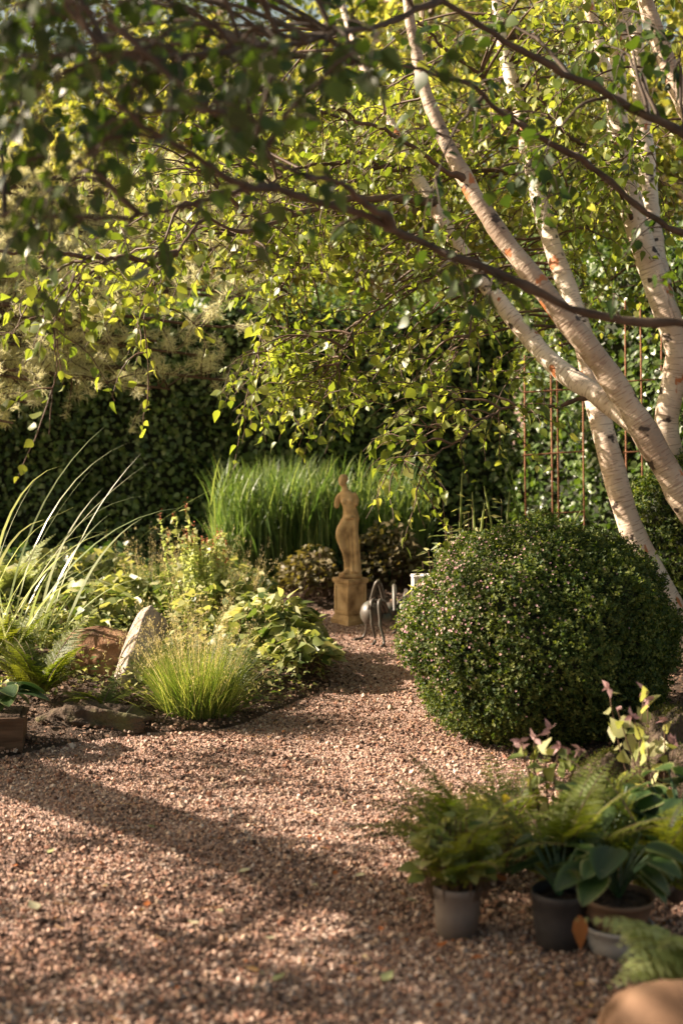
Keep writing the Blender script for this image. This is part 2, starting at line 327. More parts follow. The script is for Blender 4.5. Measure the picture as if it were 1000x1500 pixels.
# one sheet reaching the horizon (uneven spacing: fine near, coarse far)
ax = np.concatenate([-np.geomspace(200, 5, 14), np.linspace(-4.6, 4.6, 110), np.geomspace(5, 200, 14)])
ay = np.concatenate([-np.geomspace(120, 2, 10), np.linspace(-1, 13, 150), np.geomspace(14, 260, 14)])
X, Y = np.meshgrid(ax, ay); V = np.stack([X, Y, gzall(X, Y)], -1).reshape(-1, 3); nx = len(ax); i, j = np.meshgrid(np.arange(nx - 1), np.arange(len(ay) - 1)); a = (j * nx + i).ravel()
m = MB(); m.add(V, np.stack([a, a + 1, a + nx + 1, a + nx], -1), .5); tag(m.build('ground', MT['gravel']), kind='structure')

def inside(poly, x, y):
    c = np.zeros(x.shape, bool); n = len(poly)
    for k in range(n):
        x1, y1 = poly[k]; x2, y2 = poly[(k + 1) % n]
        c ^= ((y1 > y) != (y2 > y)) & (x < (x2 - x1) * (y - y1) / (y2 - y1 + 1e-12) + x1)
    return c
def edge_dist(poly, x, y):
    d = np.full(x.shape, 9.)
    for k in range(len(poly)):
        a = np.array(poly[k]); b = np.array(poly[(k + 1) % len(poly)]); ab = b - a
        t = np.clip(((x - a[0]) * ab[0] + (y - a[1]) * ab[1]) / (ab @ ab), 0, 1)
        d = np.minimum(d, np.hypot(x - a[0] - t * ab[0], y - a[1] - t * ab[1]))
    return d
def g2(px, py): return tuple(G(px, py)[:2])
LBED = [(-7, 5.2), g2(-150, 1125), g2(0, 1108), g2(100, 1090), g2(210, 1078), g2(330, 1068), g2(420, 1035), g2(492, 1003), g2(480, 962), g2(430, 925), g2(372, 893), g2(350, 878), (-.9, 10.0), (-1.4, 11.8), (-7, 12)]
BBED = [(-1.4, 11.8), (-.9, 10.1), g2(390, 886), g2(440, 893), g2(490, 893), g2(560, 905), g2(620, 905), (1.4, 8.6), (4, 6.5), (7, 5), (7, 12), (0, 12)]
RBED = [g2(690, 1085), g2(640, 1030), g2(640, 980), g2(700, 930), (4, 8), (4, 5), g2(1040, 1160), g2(900, 1140), g2(780, 1105)]
def bed(name, poly, hgt, ramp_w):
    x0 = max(min(p[0] for p in poly), -7); x1 = min(max(p[0] for p in poly), 7); y0 = min(p[1] for p in poly); y1 = max(p[1] for p in poly)
    nx = int((x1 - x0) / .05); ny = int((y1 - y0) / .05); X, Y = np.meshgrid(np.linspace(x0, x1, nx), np.linspace(y0, y1, ny))
    d = edge_dist(poly, X, Y); ins = inside(poly, X, Y)
    Z = gz(X, Y) + np.where(ins, .012 + hgt * np.clip(d / ramp_w, 0, 1) ** .8 + .012 * np.sin(9 * X) * np.cos(11 * Y) * np.clip(d / .1, 0, 1), -.03 - .2 * np.clip(d, 0, .2))
    i, j = np.meshgrid(np.arange(nx - 1), np.arange(ny - 1)); a = (j * nx + i).ravel(); q = np.stack([a, a + 1, a + nx + 1, a + nx], -1)
    keep = (ins | (d < .08)).ravel(); q = q[keep[q].all(1)]
    m = MB(); m.add(np.stack([X, Y, Z], -1).reshape(-1, 3), q, .5); tag(m.build(name, MT['soil']), kind='structure')
bed('planting_bed', LBED, .14, 1.2); bed('hedge_border', BBED, .05, .4); bed('shrub_bed', RBED, .05, .4)
def bz(poly, hgt, ramp_w, x, y):
    x = np.atleast_1d(x); y = np.atleast_1d(y); d = edge_dist(poly, x, y)
    return gz(x, y) + np.where(inside(poly, x, y), .012 + hgt * np.clip(d / ramp_w, 0, 1) ** .8, 0)

# gravel stones over the visible path
def ico(j=.25):
    ph = (1 + 5 ** .5) / 2
    V = nrm(np.array([[-1, ph, 0], [1, ph, 0], [-1, -ph, 0], [1, -ph, 0], [0, -1, ph], [0, 1, ph], [0, -1, -ph], [0, 1, -ph], [ph, 0, -1], [ph, 0, 1], [-ph, 0, -1], [-ph, 0, 1]]))
    Fc = np.array([[0, 11, 5], [0, 5, 1], [0, 1, 7], [0, 7, 10], [0, 10, 11], [1, 5, 9], [5, 11, 4], [11, 10, 2], [10, 7, 6], [7, 1, 8], [3, 9, 4], [3, 4, 2], [3, 2, 6], [3, 6, 8], [3, 8, 9], [4, 9, 5], [2, 4, 11], [6, 2, 10], [8, 6, 7], [9, 8, 1]])
    return V * (1 + j * rng.uniform(-1, 1, (12, 1))), [Fc]
def box_t():
    V = np.array([[x, y, z] for x in (-1, 1) for y in (-1, 1) for z in (-1, 1)], float) * .7 * (1 + .35 * rng.uniform(-1, 1, (8, 3)))
    return V, [np.array([[0, 1, 3, 2], [4, 6, 7, 5], [0, 4, 5, 1], [2, 3, 7, 6], [0, 2, 6, 4], [1, 5, 7, 3]])]
m = MB(); n = 235000
y = 3.05 + 7.4 * rng.random(n) ** 1.7; x = rng.uniform(-1, 1, n) * (.27 * y + .15)
dl = edge_dist(LBED, x, y); ok = (~inside(LBED, x, y) | ((dl < .22) & (rng.random(n) < .8 * np.exp(-dl / .07)))) & ~inside(BBED, x, y) & (~inside(RBED, x, y) | (rng.random(n) < .1))
pn = np.sin(x * 3.1 + 1.3 * np.sin(y * 2.3)) * np.sin(y * 3.7 + 1.1 * np.sin(x * 4.1)) + .5 * np.sin(x * 9.1 + y * 5.3) * np.sin(y * 11.7 - x * 3); ok &= rng.random(n) < .88 - .3 * np.clip(pn, 0, 1)
x, y, pn = x[ok], y[ok], pn[ok]
prn = np.clip(rng.random(len(x)) + .16 * pn - .06 + .08 * rng.normal(size=len(x)), 0, 1)
tms = [box_t() for _ in range(5)] + [ico() for _ in range(3)]
ti = rng.integers(0, len(tms), len(x)); sz = np.clip(rng.lognormal(math.log(.0032), .45, len(x)), .0017, .0115)
for k, tm in enumerate(tms):
    s_ = ti == k; nn = s_.sum()
    m.scatter(tm, np.stack([x[s_], y[s_], bz(LBED, .14, 1.2, x[s_], y[s_]) + sz[s_] * .45 + .001], -1), frames(rand_dirs(nn), rand_dirs(nn)), sz[s_][:, None] * np.stack([np.ones(nn), rng.uniform(.8, 1.5, nn), rng.uniform(.6, .9, nn)], -1), prn[s_])
tag(m.build('gravel', MT['pebble'], smooth=False), 'loose pinkish brown gravel covering the path', 'gravel', kind='stuff')

def litter(name, poly, n, h, w, mat, label, cat, sz, ys, flat=.5, zz=.012, tm=None):
    x0 = max(min(p[0] for p in poly), -3.6); x1 = min(max(p[0] for p in poly), 3.2); x = rng.uniform(x0, x1, n); y = rng.uniform(ys[0], ys[1], n); ok = inside(poly, x, y); x = x[ok]; y = y[ok]; z = bz(poly, h, w, x, y); k = len(x)
    m = MB(); m.scatter(tm or LEAF, np.stack([x, y, z + zz * rng.random(k)], -1), frames(along((0, 0, .05), 1, k) * np.array([1, 1, .4]), along((0, 0, 1), flat, k)), sz * (.4 + rng.random(k))); tag(m.build(name, MT[mat]), label, cat, kind='stuff')
MT['chips'] = rnd_mat('bark_chips', [(.04, .022, .014), (.10, .06, .04), (.17, .10, .065), (.28, .19, .13)], .9)
litter('bark_litter', LBED, 26000, .14, 1.2, 'chips', 'brown bark and leaf litter on the soil of the left bed', 'litter', .02, (5.3, 9.5), zz=.02)
litter('bark_litter', RBED, 12000, .05, .4, 'chips', 'brown litter under and behind the dome shrub', 'litter', .02, (5.2, 8), zz=.02)
litter('bark_litter', BBED, 12000, .05, .4, 'chips', 'brown litter along the foot of the hedge', 'litter', .025, (8.5, 11), zz=.02)
litter('ground_cover', LBED, 16000, .14, 1.2, 'cover', 'low mixed ground cover between the plants of the left bed', 'ground cover', .035, (6.35, 10.4), .45, .13, tm=RHOMB)
n = 900; y = 3.1 + 4.5 * rng.random(n) ** 1.5; x = rng.uniform(-1, 1, n) * (.27 * y + .1); ok = ~inside(LBED, x, y) & ~inside(RBED, x, y); x = x[ok]; y = y[ok]; k = len(x)
m = MB(); m.scatter(RHOMB, np.stack([x, y, gz(x, y) + .007], -1), frames(along((0, 0, .1), 1, k) * np.array([1, 1, .4]), along((0, 0, 1), .35, k)), .006 + .016 * rng.random(k) ** 2.5, rng.random(k) ** 1.6 * .7)
tw = twig_paths(np.stack([x[:140], y[:140], gz(x[:140], y[:140]) + .009], -1), rand_dirs(140) * np.array([1, 1, .02]), rng.uniform(.02, .09, 140), 0, 5, .12); tw[:, :, 2] = tw[:, :1, 2]; m.tubes(tw, np.full((140, 5), .0009), 4, rnd=.3)
tag(m.build('leaf_scraps', MT['dry_leaf']), 'orange and brown leaf scraps and bits of twig strewn over the gravel', 'leaf litter', kind='stuff')
# fallen leaves
fl = [(55, 1338, .045, 2), (395, 1375, .035, 2), (285, 1352, .04, 2), (318, 1335, .03, 3), (350, 1280, .032, 2), (228, 1212, .03, 3), (103, 1150, .022, 1), (560, 1440, .04, 3), (520, 1292, .03, 2), (455, 1303, .026, 2),
      (380, 1425, .035, 1), (400, 1440, .035, 3), (70, 1250, .025, 3), (215, 1330, .025, 0), (20, 1270, .025, 0), (700, 1345, .03, 2), (610, 1330, .035, 2), (655, 1280, .03, 2), (690, 1410, .03, 0), (740, 1300, .04, 0), (760, 1270, .035, 0), (640, 1395, .03, 0), (840, 1450, .035, 1), (650, 1475, .03, 0), (490, 1290, .02, 0), (450, 1235, .018, 0), (470, 1240, .02, 0), (150, 1300, .02, 1), (560, 1370, .02, 0), (505, 1180, .02, 3)]
colw = ['russet', 'tan', 'pale', 'greenish']; 
for k, (px, py, s_, c) in enumerate(fl):
    p = G(px, py); m = MB(); p[2] = 0
    d = nrm(np.array([[rng.normal(), rng.normal(), .05]])); m.scatter(ovate(w=.36, fold=.25, curl=-.2), np.zeros((1, 3)), frames(d, np.array([[.1 * rng.normal(), .1 * rng.normal(), 1]])), np.array([s_ * 1.2]), np.array([c / 3.]))
    o = m.build('fallen_leaf', MT['dry_leaf']); o.location = (p[0], p[1], float(gz(p[0], p[1])) + .012)
    zn = 'beside the foreground pots' if px > 600 else 'near the bottom edge' if py > 1400 else 'on the far part of the path' if py < 1240 else 'in the middle of the path, %s half' % ('left' if px < 400 else 'right')
    tag(o, 'small %s fallen leaf on the gravel %s' % (colw[c], zn), 'leaf', '%s fallen leaves %s' % (colw[c], zn))

# ------------------------------------------------------------------ hedge
def hedge(name, a, b, thick, hgt, label, dens=1500, size=.05, mat='hedge_leaf', seedn=0.):
    a = np.array(a, float); b = np.array(b, float); L = np.linalg.norm(b - a); t = (b - a) / L; nrm_ = np.array([t[1], -t[0]])   # front normal
    root = thing(name, (*((a + b) / 2), 0), label, 'hedge')
    def surf(u, v):   # bumpy offset
        return .07 * np.sin(u * 2.1 + seedn) * np.cos(v * 1.7) + .07 * np.sin(u * 5.3 + v * 3.9) * np.cos(v * 5 - u * 2) + .045 * np.sin(u * 11 + 2 * v) * np.sin(v * 9 + u)
    def top(u): return hgt + .05 * np.sin(u * 3.1) + .03 * np.sin(u * 7.7)
    c = MB(); nu, nv = int(L / .15), 14
    U, Vv = np.meshgrid(np.linspace(0, L, nu), np.linspace(0, 1, nv)); Z = Vv * (top(U) - .08)
    off = surf(U, Z) - .10
    pf = np.stack([a[0] + t[0] * U + nrm_[0] * off, a[1] + t[1] * U + nrm_[1] * off, Z], -1)
    pb = pf - np.array([nrm_[0], nrm_[1], 0]) * (thick - .2)
    i, j = np.meshgrid(np.arange(nu - 1), np.arange(nv - 1)); q = (j * nu + i).ravel(); q = np.stack([q, q + 1, q + nu + 1, q + nu], -1)
    c.add(pf, q, .5); c.add(pb, q[:, ::-1], .5)
    k = np.arange(nu - 1); tv = np.concatenate([pf[-1], pb[-1]]); c.add(tv, np.stack([k, k + 1, nu + k + 1, nu + k], -1), .5)
    for e in (0, -1):
        ev = np.concatenate([pf[:, e], pb[:, e]]); k = np.arange(nv - 1); c.add(ev, np.stack([k, k + 1, nv + k + 1, nv + k], -1), .5)
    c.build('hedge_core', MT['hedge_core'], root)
    f = MB(); N = int(L * hgt * dens); u = rng.random(N) * L; z = rng.random(N) ** .9 * top(u)
    off = surf(u, z) - rng.random(N) ** 1.5 * .13 + .03 + (rng.random(N) < .04) * rng.random(N) * .10
    pos = np.stack([a[0] + t[0] * u + nrm_[0] * off, a[1] + t[1] * u + nrm_[1] * off, z], -1)
    nn = nrm(np.array([nrm_[0], nrm_[1], .5]) + .55 * rng.normal(size=(N, 3))); d = nrm(np.array([nrm_[0] * .4, nrm_[1] * .4, -.4]) + .7 * rng.normal(size=(N, 3)))
    f.scatter(LEAF, pos, frames(d, nn), size * (.6 + .7 * rng.random(N)))
    N = int(L * thick * dens * .7); u = rng.random(N) * L; w = rng.random(N) * thick; z = top(u) - .1 + rng.random(N) ** .7 * .22
    pos = np.stack([a[0] + t[0] * u - nrm_[0] * w, a[1] + t[1] * u - nrm_[1] * w, z], -1)
    f.scatter(LEAF, pos, frames(along((0, 0, .2), 1, N), along((0, 0, 1), .6, N)), size * (.6 + .7 * rng.random(N)))
    f.build('foliage', MT[mat], root)
    return root
hedge('clipped_hedge', (-5.2, 11.1), (1.35, 11.1), .9, 2.1, 'dark green clipped leafy hedge closing off the back of the garden')
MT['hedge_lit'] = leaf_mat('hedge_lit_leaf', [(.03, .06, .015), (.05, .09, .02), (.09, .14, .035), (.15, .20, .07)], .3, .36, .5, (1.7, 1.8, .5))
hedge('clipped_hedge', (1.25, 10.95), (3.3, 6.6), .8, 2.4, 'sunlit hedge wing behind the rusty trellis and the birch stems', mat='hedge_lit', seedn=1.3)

# ------------------------------------------------------------------ trees beyond the hedge
def back_tree(x, y, hgt, rad, z0, n, mat, label, lean=0., leaf=.10, trunk_r=.14):
    root = thing('garden_tree', (x, y, 0), label, 'tree', 'trees beyond the hedge')
    tb = MB(); pth, rr = smooth_path([(x, y, 0), (x + lean * .3, y, hgt * .35), (x + lean, y, hgt * .9)], [trunk_r, trunk_r * .8, .03], 16); tb.tubes([pth], [rr], 8)
    K = 46; cc = rand_dirs(K) * (rng.random((K, 1)) ** .4) * np.array([rad, rad, (hgt - z0) / 2]) * .86 + np.array([x + lean * .6, y, (hgt + z0) / 2])
    st = np.stack([np.interp(np.clip(cc[:, 2] - .6, .5, hgt), pth[:, 2], pth[:, k]) for k in range(3)], -1)
    tt = np.linspace(0, 1, 7)[None, :, None]; lp = st[:, None] * (1 - tt) + cc[:, None] * tt; lp[:, :, 2] += .25 * np.sin(tt[..., 0] * np.pi)
    tb.tubes(lp, np.repeat(np.linspace(.045, .012, 7)[None], K, 0), 5); tb.build('trunk', MT['birch_brown'], root)
    cb = MB(); ci = rng.integers(0, K, n); rr_ = (.28 + .35 * rng.random(K))[ci] * rad / 1.8
    dd = rand_dirs(n); pos = cc[ci] + dd * (rr_ * rng.random(n) ** .45)[:, None] * np.array([1.15, 1.15, .75])
    nn = nrm(dd + np.array([0, 0, .6]) + .7 * rng.normal(size=(n, 3))); ax_ = nrm(dd + np.array([0, 0, -.5]) + .7 * rng.normal(size=(n, 3)))
    cb.scatter(RHOMB, pos, frames(ax_, nn), leaf * (.6 + .7 * rng.random(n)))
    cb.build('crown', MT[mat], root); return root
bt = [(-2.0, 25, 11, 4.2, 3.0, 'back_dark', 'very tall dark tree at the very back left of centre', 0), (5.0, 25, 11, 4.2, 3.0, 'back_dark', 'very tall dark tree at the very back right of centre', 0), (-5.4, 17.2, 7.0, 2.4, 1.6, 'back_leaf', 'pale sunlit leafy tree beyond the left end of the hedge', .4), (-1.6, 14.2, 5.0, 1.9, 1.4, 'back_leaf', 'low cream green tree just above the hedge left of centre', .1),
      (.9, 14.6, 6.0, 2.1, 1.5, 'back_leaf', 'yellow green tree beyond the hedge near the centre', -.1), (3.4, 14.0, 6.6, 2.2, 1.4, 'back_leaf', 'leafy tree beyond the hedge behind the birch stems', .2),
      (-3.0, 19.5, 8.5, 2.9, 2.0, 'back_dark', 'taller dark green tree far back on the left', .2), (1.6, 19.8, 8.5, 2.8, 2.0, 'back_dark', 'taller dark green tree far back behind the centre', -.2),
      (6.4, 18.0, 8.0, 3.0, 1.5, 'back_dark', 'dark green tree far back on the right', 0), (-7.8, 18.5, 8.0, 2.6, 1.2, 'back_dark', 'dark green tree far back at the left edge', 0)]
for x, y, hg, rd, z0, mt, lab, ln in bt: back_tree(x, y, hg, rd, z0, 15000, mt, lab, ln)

# ------------------------------------------------------------------ pine at the left
root = thing('pine_tree', (-3.7, 9.4, 0), 'pale sunlit pine with feathery needle tufts hanging in front of the hedge top', 'pine')
tb = MB(); pth, rr = smooth_path([(-3.7, 9.4, 0), (-3.65, 9.4, 2), (-3.7, 9.5, 5.5)], [.13, .11, .03], 16); tb.tubes([pth], [rr], 9)
nb = MB(); ends = []
for px, py, Y in [(330, 480, 9.2), (250, 430, 9.6), (300, 400, 9.9), (180, 470, 9.0), (120, 400, 9.3), (60, 470, 9.1), (40, 590, 9.0), (200, 385, 9.8), (370, 440, 9.7), (20, 410, 9.2), (230, 500, 9.3), (290, 520, 9.3), (110, 520, 9.2), (30, 545, 9.0), (330, 370, 10.2), (150, 345, 10), (260, 345, 10.2), (60, 350, 9.8), (380, 400, 10.1), (420, 350, 10.3), (90, 300, 10), (320, 310, 10.3), (200, 300, 10.2), (420, 300, 10.5), (20, 620, 8.9), (360, 560, 9.4), (160, 560, 9.1), (250, 570, 9.4), (60, 560, 9.0), (340, 430, 9.5), (150, 430, 9.2)]:
    e = P(px, py, Y); s0 = np.array([-3.68, 9.42, min(max(e[2] - .3, .8) + .1, 4)]); mid = (s0 + e) / 2 + np.array([0, 0, .22])
    q, r_ = smooth_path([s0, mid, e], [.03, .02, .008], 12); tb.tubes([q], [r_], 5)
    n = 32; tt = rng.uniform(.4, 1.0, n); pos = np.stack([np.interp(tt, np.linspace(0, 1, 12), q[:, k]) for k in range(3)], -1)
    sp = twig_paths(pos, along((.5, -.1, .25), .6, n), rng.uniform(.1, .34, n), .05, 5, .1); tb.tubes(sp, np.repeat(np.linspace(.006, .003, 5)[None], n, 0), 4)
    ends.append(sp[:, 2:].reshape(-1, 3))
ends = np.concatenate(ends); NN = 32; C = np.repeat(ends, NN, 0); M_ = len(C)
dirs = nrm(np.repeat(nrm(rng.normal(size=(len(ends), 3)) * .5 + np.array([.3, 0, .4])), NN, 0) * .7 + rng.normal(size=(M_, 3)) * .75)
nb.scatter((np.array([[-.02, 0, 0], [.02, 0, 0], [.012, 1, 0], [-.012, 1, 0]]) * np.array([1.7, 1, 1]), [np.array([[0, 1, 2, 3]])]), C + .01 * rng.normal(size=(M_, 3)), frames(dirs, rand_dirs(M_)), .052 * (.6 + .6 * rng.random(M_)))
tb.build('trunk', MT['twig'], root); nb.build('needles', MT['pine'], root)

# ------------------------------------------------------------------ birches
def birch(name, loc, label, stems, branches, clusters, mats=('birch', 'twig', 'birch_leaf'), leaf=.048, ntw=7, nleaf=9, droop=.3, L=(.18, .45), down=.7, group=None, twg=.085):
    root = thing(name, loc, label, 'birch', group); sk = []
    for pts, rad, mt in stems:
        q, r_ = smooth_path([P(*p) if len(p) == 3 else np.array(p[:3]) for p in pts], rad, 60)
        r_ = r_ * (.78 - .16 * np.linspace(0, 1, 60)) * (1 + .04 * np.sin(np.arange(60) * 1.3) + .03 * rng.normal(size=60)); q = q + np.cumsum(rng.normal(size=q.shape) * .0022, 0); m = MB(); m.tubes([q], [r_], 16); m.build('stem', MT[mt], root); sk.append(q)
    bm_ = MB(); 
    for pts, rad in branches:
        PT = [P(*p) if len(p) == 3 else np.array(p[:3]) for p in pts]; AS = np.concatenate(sk); dd_ = np.linalg.norm(AS - PT[0], axis=1)
        if dd_.min() < .9 and dd_.min() > .01: PT = [AS[dd_.argmin()]] + (PT if dd_.min() > .12 else PT[1:]); rad = [rad[0]] + list(rad) if dd_.min() > .12 else rad
        q, r_ = smooth_path(PT, rad, 60); wob = rng.normal(size=q.shape) * .0028; wob[0] = 0; q = q + np.cumsum(wob * 1.6, 0); r_ = r_ * .66 * (1 + .10 * rng.normal(size=60) + .18 * (rng.random(60) < .12)) * (1 + 1.2 * np.exp(-np.arange(60) / 2.2)); bm_.tubes([q], [r_], 8); sk.append(q[4:])
    # side twigs growing along the drawn branches
    cb = MB(); allsk = np.concatenate(sk)
    for q in sk[len(stems):]:
        n = max(4, int(np.linalg.norm(q[-1] - q[0]) / twg)); ii = rng.integers(6, len(q), n)
        tan = nrm(q[np.minimum(ii + 1, len(q) - 1)] - q[ii - 1])
        tw = twig_paths(q[ii], nrm(tan * .5 + .8 * rng.normal(size=(n, 3)) + np.array([0, 0, -.1])), rng.uniform(*L, n), droop, 7, .15)
        bm_.tubes(tw, np.repeat(np.linspace(.0035, .0012, 7)[None], n, 0), 4); leaves_on(cb, tw, nleaf, leaf, down=down)
    for (x0, x1, y0, y1, d0, d1, n) in clusters:
        cs = np.array([P(rng.uniform(x0, x1), rng.uniform(y0, y1), rng.uniform(d0, d1)) for _ in range(n)])
        near = np.array([np.argmin(np.linalg.norm(allsk - (c + np.array([.25, 0, .1])), axis=1)) for c in cs]); st = allsk[near]
        tt = np.linspace(0, 1, 10)[None, :, None]; lp = st[:, None] * (1 - tt) + cs[:, None] * tt
        dist = np.linalg.norm(cs - st, axis=1); lp[:, :, 2] += (.16 * dist)[:, None] * np.sin(tt[..., 0] * np.pi); lp += np.cumsum(rng.normal(size=lp.shape) * .006, 1); lp[:, 0] = st
        bm_.tubes(lp, np.linspace(1, .25, 10)[None] * np.clip(.006 + .004 * dist, .005, .014)[:, None], 5)
        kk = 3; rep = np.repeat(lp[:, 5:], 1, 0).reshape(-1, 3); base = np.concatenate([np.repeat(lp[:, -1], ntw - kk, 0), lp[:, 4 + rng.integers(0, 5, 1)[0]], lp[:, 6], lp[:, 8]])
        N = len(base); tw = twig_paths(base, nrm(rng.normal(size=(N, 3)) * np.array([1, 1, .7]) + np.array([-.5, 0, 0])), rng.uniform(*L, N), droop, 7, .15)
        bm_.tubes(tw, np.repeat(np.linspace(.003, .001, 7)[None], N, 0), 4); leaves_on(cb, tw, nleaf, leaf, down=down)
    if bm_.v: bm_.build('branch', MT[mats[1]], root)
    if cb.v: cb.build('crown', MT[mats[2]], root)
    return root

# tree A: three leaning stems behind the dome bush
bA = G(1010, 985)
birch('birch_tree', (bA[0], 7.4, 0), 'pink white multi stemmed birch leaning left from behind the dome shrub', [
    ([(1030, 1000, 7.3), (985, 900, 7.3), (930, 790, 7.35), (898, 690, 7.4), (872, 580, 7.5), (850, 470, 7.6), (800, 330, 7.8), (770, 200, 8.0), (738, 60, 8.2), (720, -120, 8.4)], [.10, .092, .086, .082, .078, .074, .068, .06, .05, .03], 'birch'),
    ([(1120, 900, 6.4), (1005, 735, 6.5), (950, 640, 6.55), (885, 540, 6.6), (820, 455, 6.65), (755, 372, 6.7), (680, 262, 6.8), (630, 165, 6.9), (600, 60, 7.0), (585, -80, 7.1)], [.095, .088, .082, .078, .072, .066, .058, .05, .042, .03], 'birch_brown'),
    ([(968, 668, 6.58), (930, 625, 6.64), (880, 585, 6.75), (820, 540, 6.9), (745, 455, 7.1), (690, 380, 7.2), (640, 300, 7.3), (580, 190, 7.5), (520, 60, 7.7), (490, -40, 7.9)], [.06, .066, .066, .064, .058, .054, .048, .042, .034, .026], 'birch'),
], [
    ([(640, 300, 7.3), (590, 300, 6.9), (500, 300, 6.5), (420, 320, 6.2), (330, 340, 6.0), (270, 300, 5.9), (230, 380, 5.85), (205, 440, 5.85), (210, 560, 5.85)], [.028, .024, .02, .016, .012, .009, .007, .005, .003]),
    ([(700, 400, 7.1), (680, 460, 6.9), (655, 500, 6.8), (600, 560, 6.7)], [.012, .009, .006, .003]),
    ([(868, 580, 6.8), (835, 592, 6.78), (790, 598, 6.6), (720, 600, 6.3), (660, 640, 6.1), (610, 680, 6.0), (590, 760, 6.0)], [.014, .012, .010, .009, .007, .005, .002]),
    ([(560, 250, 7.4), (480, 330, 7.2), (420, 420, 7.1), (385, 520, 7.0), (365, 640, 7.0)], [.016, .012, .009, .006, .002]),
    ([(600, 260, 7.4), (540, 240, 7.2), (450, 245, 7.0), (380, 300, 6.8), (340, 380, 6.7)], [.018, .015, .011, .008, .004]),
    ([(700, 380, 7.0), (640, 400, 6.9), (580, 440, 6.8), (520, 470, 6.8), (470, 560, 6.8)], [.014, .011, .009, .006, .003]),
    ([(300, 340, 6.0), (240, 390, 5.7), (150, 390, 5.5), (110, 450, 5.4), (95, 560, 5.4), (90, 660, 5.4)], [.01, .008, .006, .005, .004, .002]),
    ([(250, 380, 5.8), (150, 380, 5.5), (60, 385, 5.3), (-60, 400, 5.2)], [.012, .012, .010, .006]),
    ([(683, 264, 6.8), (640, 240, 6.72), (590, 212, 6.6), (540, 196, 6.4), (440, 180, 6.1), (320, 170, 5.8)], [.02, .017, .014, .012, .009, .005]),
    ([(770, 200, 8.0), (720, 130, 7.8), (650, 60, 7.7), (560, -40, 7.6)], [.02, .016, .012, .008]),
], [
    (370, 640, 360, 590, 6.6, 8.2, 25), (430, 700, 130, 380, 6.8, 8.8, 34), (560, 760, 380, 560, 7.0, 8.4, 16), (600, 960, 20, 330, 7.6, 9.0, 42), (720, 960, 330, 480, 7.8, 9.0, 12),
    (360, 520, 480, 590, 6.6, 7.2, 7), (0, 330, 350, 500, 5.2, 6.2, 5), (560, 700, 570, 680, 6.0, 6.8, 5), (300, 620, 60, 330, 6.0, 7.5, 12), (620, 900, -150, 60, 7, 9, 12), (150, 450, 150, 380, 6.4, 8.4, 26),
], leaf=.048, ntw=6, nleaf=8, droop=.22, down=.5)

# tree B: right hand stems
birch('birch_tree', (2.15, 8.0, 0), 'pink white birch with thick upright stems at the right edge beside the trellis', [
    ([(1010, 1020, 8.0), (1002, 860, 8.0), (992, 740, 8.0), (975, 620, 8.0), (990, 520, 8.0), (965, 430, 8.05), (930, 320, 8.1), (905, 190, 8.15), (900, 90, 8.2), (930, -60, 8.3)], [.13, .12, .11, .095, .10, .105, .10, .095, .085, .07], 'birch'),
    ([(970, 440, 8.05), (955, 330, 8.25), (945, 200, 8.4), (935, 80, 8.5), (925, -60, 8.6)], [.08, .075, .07, .065, .05], 'birch'),
    ([(915, 220, 8.15), (885, 120, 8.1), (860, 20, 8.1), (850, -80, 8.1)], [.06, .05, .045, .035], 'birch'),
    ([(1180, 520, 6.8), (1080, 290, 6.9), (1000, 150, 7.0), (955, 40, 7.1), (930, -50, 7.2)], [.085, .08, .072, .064, .05], 'birch_brown'),
], [([(905, 250, 8.1), (860, 200, 7.8), (820, 150, 7.6), (800, 80, 7.5)], [.022, .016, .012, .006]), ([(930, 330, 8.1), (860, 260, 7.7), (790, 290, 7.4)], [.018, .012, .006])],
    [(760, 1000, 0, 330, 7.0, 7.9, 10), (780, 1000, 300, 520, 8.3, 9.3, 10), (860, 1060, -200, 60, 7, 9, 10)], leaf=.05)

